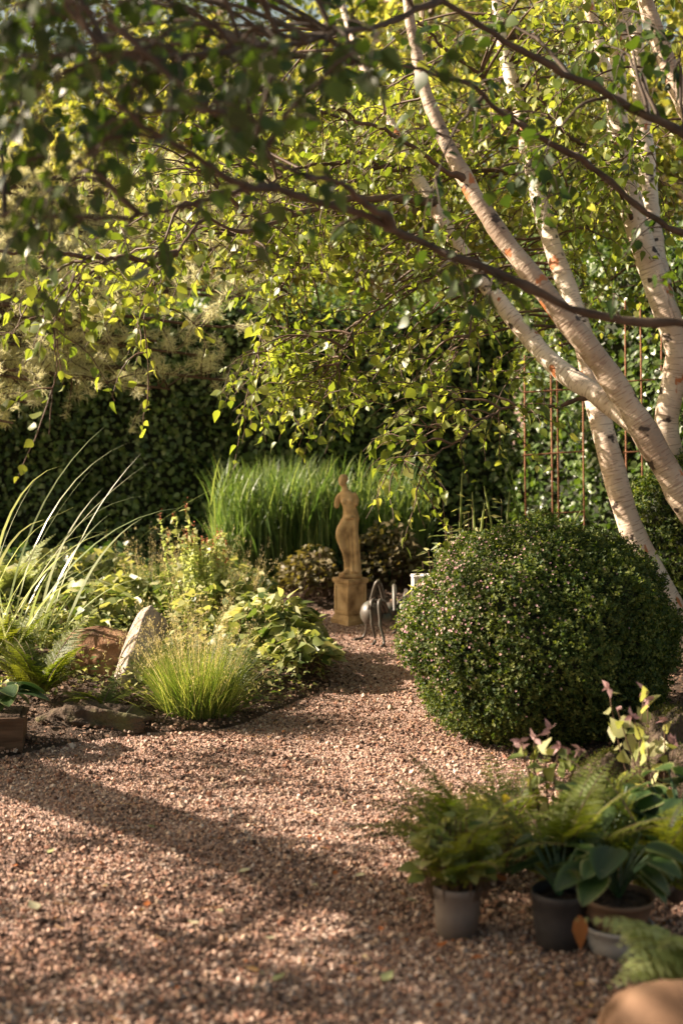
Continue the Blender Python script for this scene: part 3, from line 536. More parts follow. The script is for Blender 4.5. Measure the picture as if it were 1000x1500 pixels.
# tree C: overhanging tree close to the camera, trunk out of the frame on the right
tC = np.array([2.1, 4.3, 0])
def W3(x, y, z): return (x, y, z, 0)
birch('birch_tree', tuple(tC), 'shaded birch reaching dark overhanging boughs across the top of the picture', [
    ([W3(2.1, 4.3, 0), W3(2.05, 4.3, 1), W3(1.9, 4.35, 2), W3(1.85, 4.3, 3.2), W3(1.95, 4.2, 4.5)], [.11, .10, .085, .07, .04], 'birch_brown')],
    [([W3(1.95, 4.33, 1.5), (1010, 470, 4.5), (870, 462, 4.5), (750, 412, 4.4), (620, 355, 4.3), (540, 312, 4.1), (440, 285, 3.9), (340, 255, 3.6), (240, 195, 3.3), (150, 120, 3.0)], [.028, .022, .021, .02, .02, .018, .016, .013, .01, .006]),
     ([(400, 275, 3.8), (300, 290, 3.7), (220, 310, 3.7), (110, 335, 3.7), (-40, 350, 3.8)], [.012, .010, .008, .007, .004]),
     ([W3(1.9, 4.35, 2.0), (1000, 213, 4.8), (920, 180, 4.8), (830, 140, 4.7), (740, 85, 4.6), (640, 25, 4.5), (560, -30, 4.4)], [.026, .022, .02, .018, .015, .012, .008]),
     ([W3(1.9, 4.35, 1.9), (1005, 342, 5.0), (940, 312, 5.0), (880, 262, 5.0), (800, 220, 4.9), (730, 175, 4.8), (690, 140, 4.7), (620, 120, 4.5), (540, 115, 4.3)], [.022, .018, .018, .017, .016, .014, .012, .009, .006]),
     ([(560, 320, 4.15), (480, 265, 3.8), (400, 230, 3.5), (300, 160, 3.2), (200, 90, 2.9)], [.016, .012, .01, .008, .005]),
     ([(640, 30, 4.5), (500, 60, 4.0), (350, 60, 3.5), (200, 40, 3.1), (60, 60, 2.9)], [.014, .011, .009, .007, .004])],
    [(0, 330, -20, 200, 3.1, 4.6, 23), (300, 640, -40, 90, 3.2, 4.6, 9), (0, 160, 180, 330, 3.1, 4.4, 7), (180, 420, 180, 270, 3.5, 4.4, 2), (560, 1000, 60, 330, 4.4, 5.4, 4), (-300, 300, -260, 10, 2.6, 4.0, 10), (640, 1000, -20, 70, 4.2, 5.2, 4)],
    mats=('birch', 'darktwig', 'near_shaded_leaf'), leaf=.05, ntw=5, nleaf=5, L=(.12, .3), twg=.13)

# tree D: unseen, added beyond the left edge to throw long shadows on the gravel
def shade_tree_left():
    root = thing('birch_tree', (-5.3, 6.4, 0), 'unseen leaning birch added outside the left edge to cast the shadow band over the gravel', 'birch')
    # the band: from the left edge of the frame to the lower middle
    k = math.cos(SUN_BACK) / math.tan(SUN_EL); kb = math.sin(SUN_BACK) / math.tan(SUN_EL)
    def caster(g, z): return np.array([g[0] - k * z, g[1] + kb * z, z])
    pts = [np.array([-5.3, 6.4, 0]), caster(G(-120, 1090), 1.55), caster(G(60, 1150), 1.9), caster(G(280, 1222), 2.3), caster(G(480, 1300), 2.65), caster(G(640, 1355), 2.95), caster(G(900, 1440), 3.4)]
    q, r_ = smooth_path(pts, [.16, .14, .13, .115, .10, .09, .07], 50); m = MB(); m.tubes([q], [r_], 14); m.build('stem', MT['birch'], root)
    cb = MB(); bb = MB()
    def cl(px0, px1, py0, py1, z0, z1, n, nl=9):
        c = np.array([caster(G(rng.uniform(px0, px1), rng.uniform(py0, py1)), rng.uniform(z0, z1)) for _ in range(n)])
        st = q[[np.argmin(np.linalg.norm(q - p, axis=1)) for p in c]]; tt = np.linspace(0, 1, 8)[None, :, None]; lp = st[:, None] * (1 - tt) + c[:, None] * tt; lp[:, :, 2] += .1 * np.sin(tt[..., 0] * np.pi)
        bb.tubes(lp, np.repeat(np.linspace(.012, .004, 8)[None], n, 0), 5)
        b_ = np.repeat(c, 7, 0); tw = twig_paths(b_, rand_dirs(len(b_)), rng.uniform(.15, .4, len(b_)), .25, 6, .15); bb.tubes(tw, np.repeat(np.linspace(.003, .001, 6)[None], len(b_), 0), 4); leaves_on(cb, tw, nl, .05)
    cl(-50, 600, 1160, 1330, 1.9, 2.8, 5, 6); cl(-100, 1000, 1400, 1540, 1.4, 3.0, 10, 8); cl(640, 1100, 1290, 1500, 2.2, 3.4, 44, 10); cl(-100, 420, 1090, 1150, 1.6, 2.4, 6, 7); cl(-50, 560, 1230, 1440, 1.5, 2.6, 7, 6); cl(-50, 800, 1430, 1560, 1.2, 2.4, 9, 8); cl(850, 1150, 1420, 1600, 2.0, 3.2, 14, 10); cl(780, 1100, 1120, 1300, 2.2, 3.4, 6)  # leaf clusters placed so their shadows dapple the path and darken the pots
    # unseen high crown added to shade the near boughs
    n = 60; c = np.stack([rng.uniform(-4.2, -2.2, n), rng.uniform(1.6, 4.6, n), rng.uniform(3.1, 5.2, n)], -1); st = q[[np.argmin(np.linalg.norm(q - p, axis=1)) for p in c]]
    tt = np.linspace(0, 1, 8)[None, :, None]; lp = st[:, None] * (1 - tt) + c[:, None] * tt; bb.tubes(lp, np.repeat(np.linspace(.02, .004, 8)[None], n, 0), 5)
    b_ = np.repeat(c, 9, 0); tw = twig_paths(b_, rand_dirs(len(b_)), rng.uniform(.2, .5, len(b_)), .2, 6, .15); leaves_on(cb, tw, 11, .06); bb.tubes(tw, np.repeat(np.linspace(.003, .001, 6)[None], len(b_), 0), 4)
    bb.build('branch', MT['twig'], root); cb.build('crown', MT['birch_leaf'], root)
shade_tree_left()

# ------------------------------------------------------------------ dome shrub with pink flowers
def dome_shrub(c, rx, ry, rz, n, label, flowers=0, leaf=.017, core=.9, lump=.05):
    root = thing('dome_shrub', (c[0], c[1], 0), label, 'shrub')
    ph = rng.uniform(0, 6, 9)
    def rad(d):
        return 1 + lump * (np.sin(3 * d[:, 0] * 2 + ph[0]) * np.sin(d[:, 2] * 6 + ph[1]) + .6 * np.sin(d[:, 1] * 9 + ph[2]) * np.sin(d[:, 0] * 11 + ph[3]) + .4 * np.sin(d[:, 2] * 19 + ph[4] + d[:, 0] * 17))
    S = np.array([rx, ry, rz]); C = np.array(c, float)
    # core
    u, v = np.meshgrid(np.linspace(0, 2 * np.pi, 40, endpoint=False), np.linspace(.02, np.pi - .02, 24)); d = np.stack([np.sin(v) * np.cos(u), np.sin(v) * np.sin(u), np.cos(v)], -1).reshape(-1, 3)
    i, j = np.meshgrid(np.arange(40), np.arange(23)); a = (j * 40 + i).ravel(); b = (j * 40 + (i + 1) % 40).ravel()
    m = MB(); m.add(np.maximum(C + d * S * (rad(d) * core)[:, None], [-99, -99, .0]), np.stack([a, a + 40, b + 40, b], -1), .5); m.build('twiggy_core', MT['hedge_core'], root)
    d = rand_dirs(n * 2); d = d[(d[:, 2] > -.85)][:n]; n = len(d)
    # sprigs
    r_ = rad(d) * (1 - .11 * rng.random(n) ** 1.3 + .06 * (rng.random(n) < .3) * rng.random(n) ** 2); pos = C + d * S * r_[:, None]; ok = pos[:, 2] > .01; pos = pos[ok]; d = d[ok]; n = len(pos)
    out = nrm(d / S); K = 6; pp = np.repeat(pos, K, 0); oo = np.repeat(out, K, 0); rr = np.repeat(rng.random(n), K)
    sprig = np.repeat(nrm(out + .35 * rng.normal(size=(n, 3)) + np.array([0, 0, .35])), K, 0); tpos = np.tile(np.linspace(0, .03, K), n)[:, None]
    ax_ = nrm(sprig * .5 + .8 * rng.normal(size=(n * K, 3))); nn = nrm(sprig + .4 * rng.normal(size=(n * K, 3)))
    m = MB(); m.scatter(RHOMB, pp + sprig * tpos, frames(ax_, nn), leaf * (.6 + .6 * rng.random(n * K)), np.clip(rr + .15 * rng.normal(size=n * K), 0, 1))
    ns = int(n * .012); d2 = rand_dirs(ns); d2 = d2[d2[:, 2] > -.3]; ns = len(d2); tp = twig_paths(C + d2 * S * (rad(d2) * .97)[:, None], nrm(d2 + .4 * rng.normal(size=(ns, 3)) + np.array([0, 0, .5])), rng.uniform(.03, .085, ns), -.05, 6, .1)
    leaves_on(m, tp, 14, leaf, tmpl=RHOMB, down=-.1, spread=.8, t0=.0); m.build('foliage', MT['bush_leaf'], root)
    if flowers:
        d = rand_dirs(flowers * 6); w = np.clip(.15 + 1.1 * (d @ np.array([-.85, -.2, .45])), .02, 1); d = d[(rng.random(len(d)) < w) & (d[:, 2] > -.6)][:flowers]; nf = len(d)
        # clustered
        cl = d[rng.integers(0, nf // 5, nf)]; d = nrm(d * .5 + cl * .5 + .05 * rng.normal(size=(nf, 3)))
        pos = C + d * S * (rad(d) * (1.0 + .03 * rng.random(nf)))[:, None]; ok = pos[:, 2] > .05; pos = pos[ok]; d = d[ok]; nf = len(pos)
        K = 5; m = MB(); sd = frames(nrm(d + .4 * rng.normal(size=(nf, 3))), rand_dirs(nf)); a = np.tile(np.arange(K) / K * 2 * np.pi, nf); fr = np.repeat(sd, K, 0)
        ax_ = fr[:, :, 0] * np.cos(a)[:, None] + fr[:, :, 2] * np.sin(a)[:, None] + fr[:, :, 1] * .5; 
        m.scatter(ovate(w=.42, fold=.1, curl=.1), np.repeat(pos, K, 0) + fr[:, :, 1] * .012, frames(ax_, fr[:, :, 1]), np.repeat(.0056 * (.6 + .8 * rng.random(nf)), K), np.repeat(rng.random(nf), K)); m.build('blossom', MT['petal'], root)
    return root
cB = P(782, 948, 6.35)
dome_shrub((cB[0] - .01, 6.14, .425), .57, .56, .49, 23000, 'large clipped dome shrub dotted with tiny pink flowers beside the path', flowers=1500, lump=.055)
dome_shrub((2.02, 8.0, .62), .42, .4, .5, 5000, 'smaller green shrub behind the birch stem at the right edge', leaf=.025)

# ------------------------------------------------------------------ reeds
def clump(name, c, rx, ry, n, Lr, phi, curl, w, mat, label, cat, z=0., K=7, group=None, lean=(0, 0), straw=0):
    root = thing(name, (c[0], c[1], 0), label, cat, group); m = MB(); a = rng.random(n) * 2 * np.pi; r_ = np.sqrt(rng.random(n))
    base = np.stack([c[0] + rx * r_ * np.cos(a), c[1] + ry * r_ * np.sin(a), np.full(n, z)], -1); az = a + .7 * rng.normal(size=n)
    p0 = np.abs(rng.normal(size=n)) * phi + .3 * phi * r_
    path = blades(m, base, az, rng.uniform(*Lr, n), p0, p0 + np.abs(rng.normal(size=n)) * curl, w * (.6 + .8 * rng.random(n)), K); m.build('blades', MT[mat], root)
    if straw:
        m = MB(); n = straw; a = rng.random(n) * 2 * np.pi; r_ = np.sqrt(rng.random(n)); base = np.stack([c[0] + rx * r_ * np.cos(a) * .7, c[1] + ry * r_ * np.sin(a) * .7, np.full(n, z)], -1)
        p0 = np.abs(rng.normal(size=n)) * phi; pt = blades(m, base, a, rng.uniform(Lr[1] * .9, Lr[1] * 1.35, n), p0, p0 + .4 * np.abs(rng.normal(size=n)), np.full(n, .0022), K)
        s_ = pt[:, -3:].reshape(-1, 3); s_ = np.repeat(s_, 9, 0) + rng.normal(size=(len(s_) * 9, 3)) * np.array([.006, .006, .016]); q = len(s_)
        m.scatter(NARROW, s_, frames(along((0, 0, 1), .6, q), rand_dirs(q)), .011 * (.6 + .8 * rng.random(q))); m.build('seed_head', MT['straw'], root)
    return root
def reeds(x0, x1, y0, y1, n, label, Lr, z=.06):
    c = ((x0 + x1) / 2, (y0 + y1) / 2); root = thing('reed_clump', (*c, 0), label, 'reeds'); m = MB()
    base = np.stack([rng.uniform(x0, x1, n), rng.uniform(y0, y1, n), np.full(n, z)], -1)
    L = rng.uniform(*Lr, n) * (1 - .35 * np.abs((base[:, 0] - c[0]) / (x1 - x0) * 2) ** 3); p0 = np.abs(rng.normal(size=n)) * .10
    az = rng.random(n) * 2 * np.pi; blades(m, base, az, L, p0, p0 + .08 + np.abs(rng.normal(size=n)) * .32, .013 * (.6 + .8 * rng.random(n)), 8, wp=2.2)
    # arching side leaves on the stalks
    k = n; bb = base[rng.integers(0, n, k)].copy(); bb[:, 2] += rng.uniform(.15, .62, k); bb[:, :2] += .03 * rng.normal(size=(k, 2))
    blades(m, bb, rng.random(k) * 2 * np.pi, rng.uniform(.2, .42, k), np.full(k, .25), .6 + .8 * rng.random(k), np.full(k, .014), 7)
    m.build('blades', MT['reed'], root)
xa, xb = P(315, 800, 10)[0], P(560, 800, 10)[0]
reeds(xa, xb - .25, 9.9, 10.6, 1500, 'tall fresh green reed clump in front of the hedge, left of the statue', (.62, .98))
reeds(xb - .2, xb + .3, 10.1, 10.7, 420, 'smaller green reed clump partly hidden behind the statue', (.6, .95))

# ------------------------------------------------------------------ generic leafy plants
def leafy(name, cx, cy, rx, ry, hgt, n, mat, label, cat, size=.06, z=0., tmpl=LEAF, stems=40, up=.8, group=None, dome=True):
    root = thing(name, (cx, cy, 0), label, cat, group); a = rng.random(n) * 2 * np.pi; r_ = np.sqrt(rng.random(n))
    hh = hgt * (np.sqrt(np.clip(1 - r_ ** 2 * .85, 0, 1)) if dome else 1.) * (1 + .12 * np.sin(a * 3 + r_ * 5))
    pos = np.stack([cx + rx * r_ * np.cos(a), cy + ry * r_ * np.sin(a), z + hh * (1 - .55 * rng.random(n) ** 1.5)], -1)
    d = nrm(np.stack([np.cos(a), np.sin(a), -.1 + 0 * a], -1) + .7 * rng.normal(size=(n, 3)) * np.array([1, 1, .5])); nn = nrm(np.array([-.2, -.25, up]) + .6 * rng.normal(size=(n, 3)))
    m = MB(); m.scatter(tmpl, pos, frames(d, nn), size * (.55 + .8 * rng.random(n))); m.build('leaves', MT[mat], root)
    k = min(n, stems * 3); tt = np.linspace(0, 1, 5)[None, :, None]; b0 = np.stack([cx + (pos[:k, 0] - cx) * .75, cy + (pos[:k, 1] - cy) * .75, np.full(k, max(z - .03, 0))], -1)
    lp = b0[:, None] * (1 - tt) + pos[:k, None] * tt; m = MB(); m.tubes(lp, np.full((k, 5), .0018), 4); m.build('stems', MT['twig'], root)
    return root
# ivy-like cover at the hedge foot
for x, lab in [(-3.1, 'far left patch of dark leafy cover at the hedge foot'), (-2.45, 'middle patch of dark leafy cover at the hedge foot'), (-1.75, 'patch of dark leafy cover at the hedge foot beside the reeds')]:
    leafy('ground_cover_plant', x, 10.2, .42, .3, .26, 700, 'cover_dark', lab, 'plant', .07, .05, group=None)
leafy('rounded_leaf_shrub', P(455, 850, 9.6)[0], 9.6, .22, .2, .34, 700, 'olive', 'low olive brown leafy shrub left of the stone pedestal', 'shrub', .045, .04)
leafy('rounded_leaf_shrub', P(565, 850, 9.9)[0], 9.9, .30, .24, .46, 900, 'olive', 'olive brown leafy shrub right of the statue above the metal ant', 'shrub', .045, .04)
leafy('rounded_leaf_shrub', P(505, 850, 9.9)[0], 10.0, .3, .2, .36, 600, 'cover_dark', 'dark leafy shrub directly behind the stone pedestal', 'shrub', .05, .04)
# bright cover in the left bed
for k, (px, Y, rx, ry, hg, n, sz, mat, lab) in enumerate([
    (135, 8.0, .30, .35, .26, 620, .075, 'cover', 'bright broad leaved plant behind the brown boulder'), (210, 8.6, .35, .35, .28, 650, .07, 'cover', 'broad leaved plant behind the standing stone'),
    (60, 8.6, .4, .35, .30, 650, .07, 'cover', 'leafy plant behind the strap leaved clump'), (400, 7.5, .26, .28, .28, 620, .075, 'cover', 'pale broad leaved plant at the bend of the path'),
    (440, 7.15, .17, .16, .16, 300, .065, 'cover', 'low leafy plant spilling onto the path edge'), (330, 7.9, .28, .3, .30, 520, .06, 'cover', 'pale leafy plant under the tall flower spires'),
    (285, 6.95, .30, .16, .17, 420, .05, 'cover', 'low pale leafy plant between the dense tuft and the broad leaved plants'), (90, 7.4, .3, .2, .22, 420, .06, 'cover', 'leafy plant above the brown boulder'),
    (110, 9.2, .5, .3, .32, 650, .07, 'cover', 'leafy mound in the middle of the left bed'), (300, 9.2, .45, .3, .26, 600, .06, 'cover', 'leafy mound at the back of the left bed near the reeds')]):
    x = P(px, 900, Y)[0]; leafy('broadleaf_plant', x, Y, rx, ry, hg, n, mat, lab, 'plant', sz, .10)
# strap leaves at the left
def strap(cx, cy, n, Lr, label, spread=.08, z=.1):
    root = thing('strap_leaf_plant', (cx, cy, 0), label, 'plant'); m = MB(); base = np.stack([cx + spread * rng.normal(size=n), cy + spread * rng.normal(size=n), np.full(n, z)], -1)
    az = rng.uniform(-.8, .8, n); az = np.where(rng.random(n) < .2, az + np.pi, az); p0 = rng.uniform(.03, .62, n)
    blades(m, base, az, rng.uniform(*Lr, n), p0, p0 + rng.uniform(.5, 1.8, n), rng.uniform(.010, .019, n), 12, twist=.5, wp=3); m.build('blades', MT['iris'], root); return root
x = P(-5, 930, 6.9)[0]; strap(x, 6.9, 24, (.95, 1.55), 'tall clump of long arching strap leaves at the left edge')
x = P(50, 930, 7.2)[0]; strap(x, 7.2, 11, (.6, 1.0), 'shorter strap leaved clump beside the tall one', .05)
# ferns: fronds with pinnae
def fern(name, base, n, L, mat, label, cat='fern', w=.28, az=None, phi=(.3, .8), pin=26, parent=None, curl=.9, tm=NARROW, pw=1., simple=False):
    root = parent or thing(name, base, label, cat); m = MB(); rb = MB()
    for k in range(n):
        a = rng.random() * 2 * np.pi if az is None else rng.uniform(*az); p0 = rng.uniform(*phi); LL = L * rng.uniform(.7, 1.1); K = 14
        ph = p0 + curl * np.linspace(0, 1, K) ** 1.4; ds = LL / (K - 1); hx = np.concatenate([[0], np.cumsum(np.sin(ph[:-1]) * ds)]); hz = np.concatenate([[0], np.cumsum(np.cos(ph[:-1]) * ds)])
        pt = np.stack([base[0] + hx * math.cos(a), base[1] + hx * math.sin(a), base[2] + hz], -1); rb.tubes([pt], [np.linspace(.0028, .0008, K)], 4)
        t = np.linspace(.14, 1, pin) * (K - 1.001); i = t.astype(int); u = (t - i)[:, None]; pos = pt[i] * (1 - u) + pt[np.minimum(i + 1, K - 1)] * u; tan = nrm(pt[np.minimum(i + 1, K - 1)] - pt[i])
        side = np.array([-math.sin(a), math.cos(a), 0]); nn = np.cross(tan, side); nn *= np.sign(nn[:, 2:3] + 1e-6); tt = np.linspace(.14, 1, pin); ln = w * LL * np.sin(np.pi * np.clip(tt * .80 + .16, 0, 1)) ** .8 * (1.05 - tt * .85)
        for s_ in (-1, 1):
            d = nrm(side * s_ + tan * .45 + .08 * rng.normal(size=(pin, 3)) + np.array([0, 0, -.12])); 
            sc = np.stack([ln * pw + .004, ln, ln], -1)
            if simple:
                m.scatter(ovate(w=.16, curl=.25, seg=((0, 0), (.12, .8), (.4, 1), (.75, .7), (1, 0))), pos, frames(d, nn), ln * 1.05 + .005, np.full(pin, rng.random())); continue
            # each pinna: row of leaflets
            Kp = 9; tp = np.linspace(.1, .97, Kp); pp = pos[:, None] + d[:, None] * (ln[:, None] * tp[None])[..., None]; ll = (ln[:, None] * .17 * (1 - tp[None] * .75)).ravel() + .0015
            for q in (-1, 1):
                dd = nrm(np.repeat(np.cross(d, nn) * q, Kp, 0) + np.repeat(d, Kp, 0) * .6); m.scatter(RHOMB, pp.reshape(-1, 3), frames(dd, np.repeat(nn, Kp, 0) + .15 * rng.normal(size=(pin * Kp, 3))), ll * 1.25 * pw, np.full(pin * Kp, rng.random()))
    m.build('fronds', MT[mat], root); rb.build('stalks', MT['twig'], root); return root
p = G(60, 1055); fern('fern', (p[0], p[1], .10), 16, .50, 'fern', 'feathery golden green fern beside the brown boulder')
p = G(15, 1010); fern('fern', (p[0], p[1], .12), 12, .48, 'fern', 'golden green fern at the left edge above the planter')
p = G(150, 1060); fern('fern', (p[0], p[1], .08), 7, .26, 'fern', 'small fern trailing over the flat dark rock', phi=(.7, 1.2))
p = G(10, 930); fern('fern', (p[0], p[1] , .16), 14, .55, 'pale_fern', 'pale cream green ferny plant at the left edge', pw=1.3)
p = G(290, 940); clump('wispy_grass', (p[0], p[1]), .18, .12, 160, (.25, .45), .25, .5, .003, 'grass', 'wispy meadow grass with tan seed heads behind the standing stone', 'grass', .08, straw=70)
p = G(220, 925); clump('wispy_grass', (p[0], p[1]), .16, .12, 110, (.25, .4), .2, .5, .003, 'grass', 'wispy grass with tan seed heads left of the flower spires', 'grass', .1, straw=45)
p = G(350, 930); clump('wispy_grass', (p[0], p[1]), .14, .12, 110, (.2, .36), .3, .6, .003, 'grass', 'wispy grass with tan seed heads right of the flower spires', 'grass', .1, straw=45)
# dense tuft
p = G(290, 1062); clump('grass_tuft', (p[0] - .01, p[1] + .08), .15, .11, 2300, (.22, .44), .38, .8, .0034, 'tuft', 'dense bright green grass tuft in front of the standing stone at the path edge', 'grass', .015, straw=150)
p = G(240, 1000); clump('grass_tuft', (p[0], p[1]), .12, .09, 500, (.14, .26), .5, .7, .003, 'grass', 'short straw green tuft between the standing stone and the dense tuft', 'grass', .06)

# flower spires
def spire(p, hgt, label):
    root = thing('flower_spire', (p[0], p[1], 0), label, 'flower'); st = MB(); lf = MB(); bl = MB()
    n = 17; base = np.tile(np.array([[p[0], p[1], .1]]), (n, 1)) + .035 * rng.normal(size=(n, 3)) * np.array([1, 1, 0]); h_ = hgt * rng.uniform(.55, 1, n); h_[0] = hgt
    pt = twig_paths(base, along((0, 0, 1), .09, n), h_, -.06, 12, .04); st.tubes(pt, np.repeat(np.linspace(.004, .0012, 12)[None], n, 0), 5); st.build('stem', MT['grass'], root)
    leaves_on(lf, pt, 64, .032, tmpl=LEAF, down=-.1, spread=.9, t0=.15); lf.build('leaves', MT['spire_leaf'], root)
    
    for k in range(n):
        bl = MB(); tips = pt[k, 11:]; q = np.repeat(tips, 22, 0) + rng.normal(size=(len(tips) * 22, 3)) * np.array([.004, .004, .02]); bl.scatter(RHOMB, q, frames(along((0, 0, 1), .5, len(q)), rand_dirs(len(q))), np.full(len(q), .011)); bl.build('flower_tip', MT['tip'], root)
MT['spire_leaf'] = leaf_mat('spire_leaf', [(.24, .30, .12), (.38, .42, .20), (.52, .53, .32)], .45, .45, .4, (1.5, 1.5, .8))
MT['tip'] = rnd_mat('orange_tips', [(.40, .12, .06), (.55, .24, .13)], .8)
spire(P(285, 900, 8.0), .72, 'taller leafy flower spire with orange tips in the left bed'); spire(P(318, 900, 8.0), .58, 'shorter leafy flower spire with orange tips beside the taller one')

# ------------------------------------------------------------------ rocks
def rock(name, c, S, mat, label, cat='boulder', rot=0., tilt=0., seed=0, rough=.14, n=72, sq=1.):
    r_ = np.random.default_rng(seed); u, v = np.meshgrid(np.linspace(0, 2 * np.pi, n, endpoint=False), np.linspace(0.01, np.pi - .01, n // 2)); d = np.stack([np.sin(v) * np.cos(u), np.sin(v) * np.sin(u), np.cos(v)], -1).reshape(-1, 3); d0 = d; d = np.sign(d) * np.abs(d) ** sq; d = d / (np.abs(d).max(1, keepdims=True) ** .3 * (np.linalg.norm(d, axis=1, keepdims=True) ** .7) if sq < 1 else 1.)
    k = np.ones(len(d))
    pl = nrm(r_.normal(size=(14, 3))); dist = r_.uniform(.68, .95, 14)
    k = np.min(np.where(d @ pl.T > .05, dist[None] / np.maximum(d @ pl.T, .05), 9), 1); k = np.minimum(k, 1.1)
    for f in (3, 6, 12, 25): k = k + rough / f * np.sin(f * d @ r_.normal(size=3) + 3 * np.sin(f * d @ r_.normal(size=3)))
    V = d * k[:, None] * np.array(S); ct, stt = math.cos(tilt), math.sin(tilt); V = np.stack([V[:, 0] * ct + V[:, 2] * stt, V[:, 1], -V[:, 0] * stt + V[:, 2] * ct], -1)
    cr, sr = math.cos(rot), math.sin(rot); V = np.stack([V[:, 0] * cr - V[:, 1] * sr, V[:, 0] * sr + V[:, 1] * cr, V[:, 2]], -1)
    i, j = np.meshgrid(np.arange(n), np.arange(n // 2 - 1)); a = (j * n + i).ravel(); b = (j * n + (i + 1) % n).ravel()
    m = MB(); m.add(V, np.stack([a, a + n, b + n, b], -1), .5); o = m.build(name, MT[mat]); o.location = Vector([float(x) for x in c]); return tag(o, label, cat)
p = G(196, 1035); rock('standing_stone', (p[0] + .02, p[1] + .12, .22), (.085, .09, .26), 'rock', 'pale upright standing stone leaning right in the left bed', 'stone', rot=.35, tilt=.36, seed=33, rough=.02, sq=.6)
p = G(125, 1030); rock('boulder', (p[0] + .03, p[1] + .2, .12), (.25, .16, .19), 'rock_brown', 'brown boulder left of the standing stone', seed=5)
p = G(130, 1078); rock('boulder', (p[0], p[1] + .10, .025), (.26, .15, .105), 'rock_dark', 'flat dark mossy boulder at the path edge in front of the fern', seed=8, rough=.45)
p = G(235, 1058); rock('boulder', (p[0], p[1] + .1, .01), (.10, .08, .05), 'rock_brown', 'small brown stone between the flat boulder and the grass tuft', seed=9)
c = P(985, 1500, 2.95); rock('round_boulder', (c[0], 2.97, .125), (.15, .14, .14), 'ball', 'smooth tan rounded stone in the bottom right corner', seed=12, rough=.01)
for px, py, Y, S, sd, lab in [(885, 1110, 5.25, (.10, .10, .10), 21, 'mossy rock beneath the dome shrub'), (975, 1090, 5.45, (.15, .14, .17), 22, 'larger mossy rock at the right edge below the birch'), (1030, 1140, 5.1, (.13, .13, .17), 23, 'mossy rock cut by the right edge')]:
    c = P(px, py, Y); o = rock('mossy_rock', (c[0], c[1], S[2] * .6), S, 'rock_dark', lab, 'rock', seed=sd)
    n = 4200; r_ = rand_dirs(n); r_ = r_[r_[:, 2] > -.2]; me = o.data; vv = np.empty(len(me.vertices) * 3, np.float32); me.vertices.foreach_get('co', vv); vv = vv.reshape(-1, 3); k = rng.integers(0, len(vv), 5200); q = vv[k] + rng.normal(size=(5200, 3)) * .008
    m = MB(); out = nrm(q); m.scatter(NARROW, q, frames(nrm(out + .6 * rng.normal(size=q.shape)), rand_dirs(len(q))), np.full(len(q), .011)); mo = m.build('moss', MT['moss']); mo.parent = o; mo.location = (0, 0, 0)

# ------------------------------------------------------------------ statue and pedestal
def loft(rings, n=48, fold=None):
    V = []; 
    for k, (cx, cy, z, rx, ry, fo) in enumerate(rings):
        a = np.arange(n) / n * 2 * np.pi; f = 1 + fo * (np.sin(a * 9 + k * .25) * .6 + .5 * np.sin(a * 14 - k * .15)); V.append(np.stack([cx + rx * f * np.cos(a), cy + ry * f * np.sin(a), np.full(n, z)], -1))
    V = np.array(V); K = len(rings); i, j = np.meshgrid(np.arange(n), np.arange(K - 1)); A = (j * n + i).ravel(); B = (j * n + (i + 1) % n).ravel(); q = np.stack([A, B, B + n, A + n], -1)
    V = V.reshape(-1, 3); c0 = V[:n].mean(0); c1 = V[-n:].mean(0); k = np.arange(n); V2 = np.vstack([V, c0, c1]); t = np.concatenate([np.stack([(k + 1) % n, k, np.full(n, len(V))], -1), np.stack([(K - 1) * n + k, (K - 1) * n + (k + 1) % n, np.full(n, len(V) + 1)], -1)])
    return V2, q, t
def interp_rings(keys, n):
    keys = np.array(keys, float); z = keys[:, 2]; zz = np.linspace(z[0], z[-1], n); return [tuple(np.interp(x, z, keys[:, c]) if c != 2 else x for c in range(6)) for x in zz]
def add_loft(m, keys, n=24):
    V, q, t = loft(interp_rings(keys, n)); off = m.n; m.add(V, q, .5); m.t.append(t + off)
def ell(m, c, S, n=24, Rm=None):
    u, v = np.meshgrid(np.linspace(0, 2 * np.pi, n, endpoint=False), np.linspace(.01, np.pi - .01, n)); d = np.stack([np.sin(v) * np.cos(u), np.sin(v) * np.sin(u), np.cos(v)], -1).reshape(-1, 3) * np.array(S)
    if Rm is not None: d = d @ Rm.T
    i, j = np.meshgrid(np.arange(n), np.arange(n - 1)); a = (j * n + i).ravel(); b = (j * n + (i + 1) % n).ravel(); m.add(d + np.array(c), np.stack([a, a + n, b + n, b], -1), .5)
pS = G(513, 918); DX, DY = pS[0], pS[1] + .10
hp = .295   # pedestal height
m = MB()     # local coordinates; x to the right, -y to the viewer
s = .60      # figure height
#            cx     cy    z     rx    ry   fold
body = [(.012, .00, .000, .055, .048, .05), (.014, .00, .05, .052, .046, .10), (.010, .0, .12, .050, .044, .12), (.002, -.005, .20, .052, .044, .10), (-.004, -.012, .26, .051, .044, .07), (.000, -.006, .31, .053, .044, .05),
        (.004, 0, .345, .052, .041, .05), (.002, 0, .375, .048, .037, .0), (-.006, 0, .405, .042, .033, 0), (-.011, -.002, .43, .046, .036, 0), (-.016, -.002, .46, .052, .037, 0), (-.020, 0, .485, .053, .032, 0), (-.026, 0, .50, .037, .024, 0), (-.032, -.002, .515, .020, .019, 0), (-.040, -.005, .545, .017, .018, 0)]
add_loft(m, body, 70)
ell(m, (-.048, -.010, .570), (.026, .031, .037)); ell(m, (-.043, .004, .582), (.029, .032, .029)); ell(m, (-.030, .030, .574), (.014, .014, .014)); ell(m, (-.056, -.039, .568), (.005, .006, .008)); ell(m, (-.054, -.034, .554), (.011, .009, .008))
ell(m, (-.038, -.031, .446), (.018, .014, .018)); ell(m, (.000, -.033, .449), (.018, .014, .018))
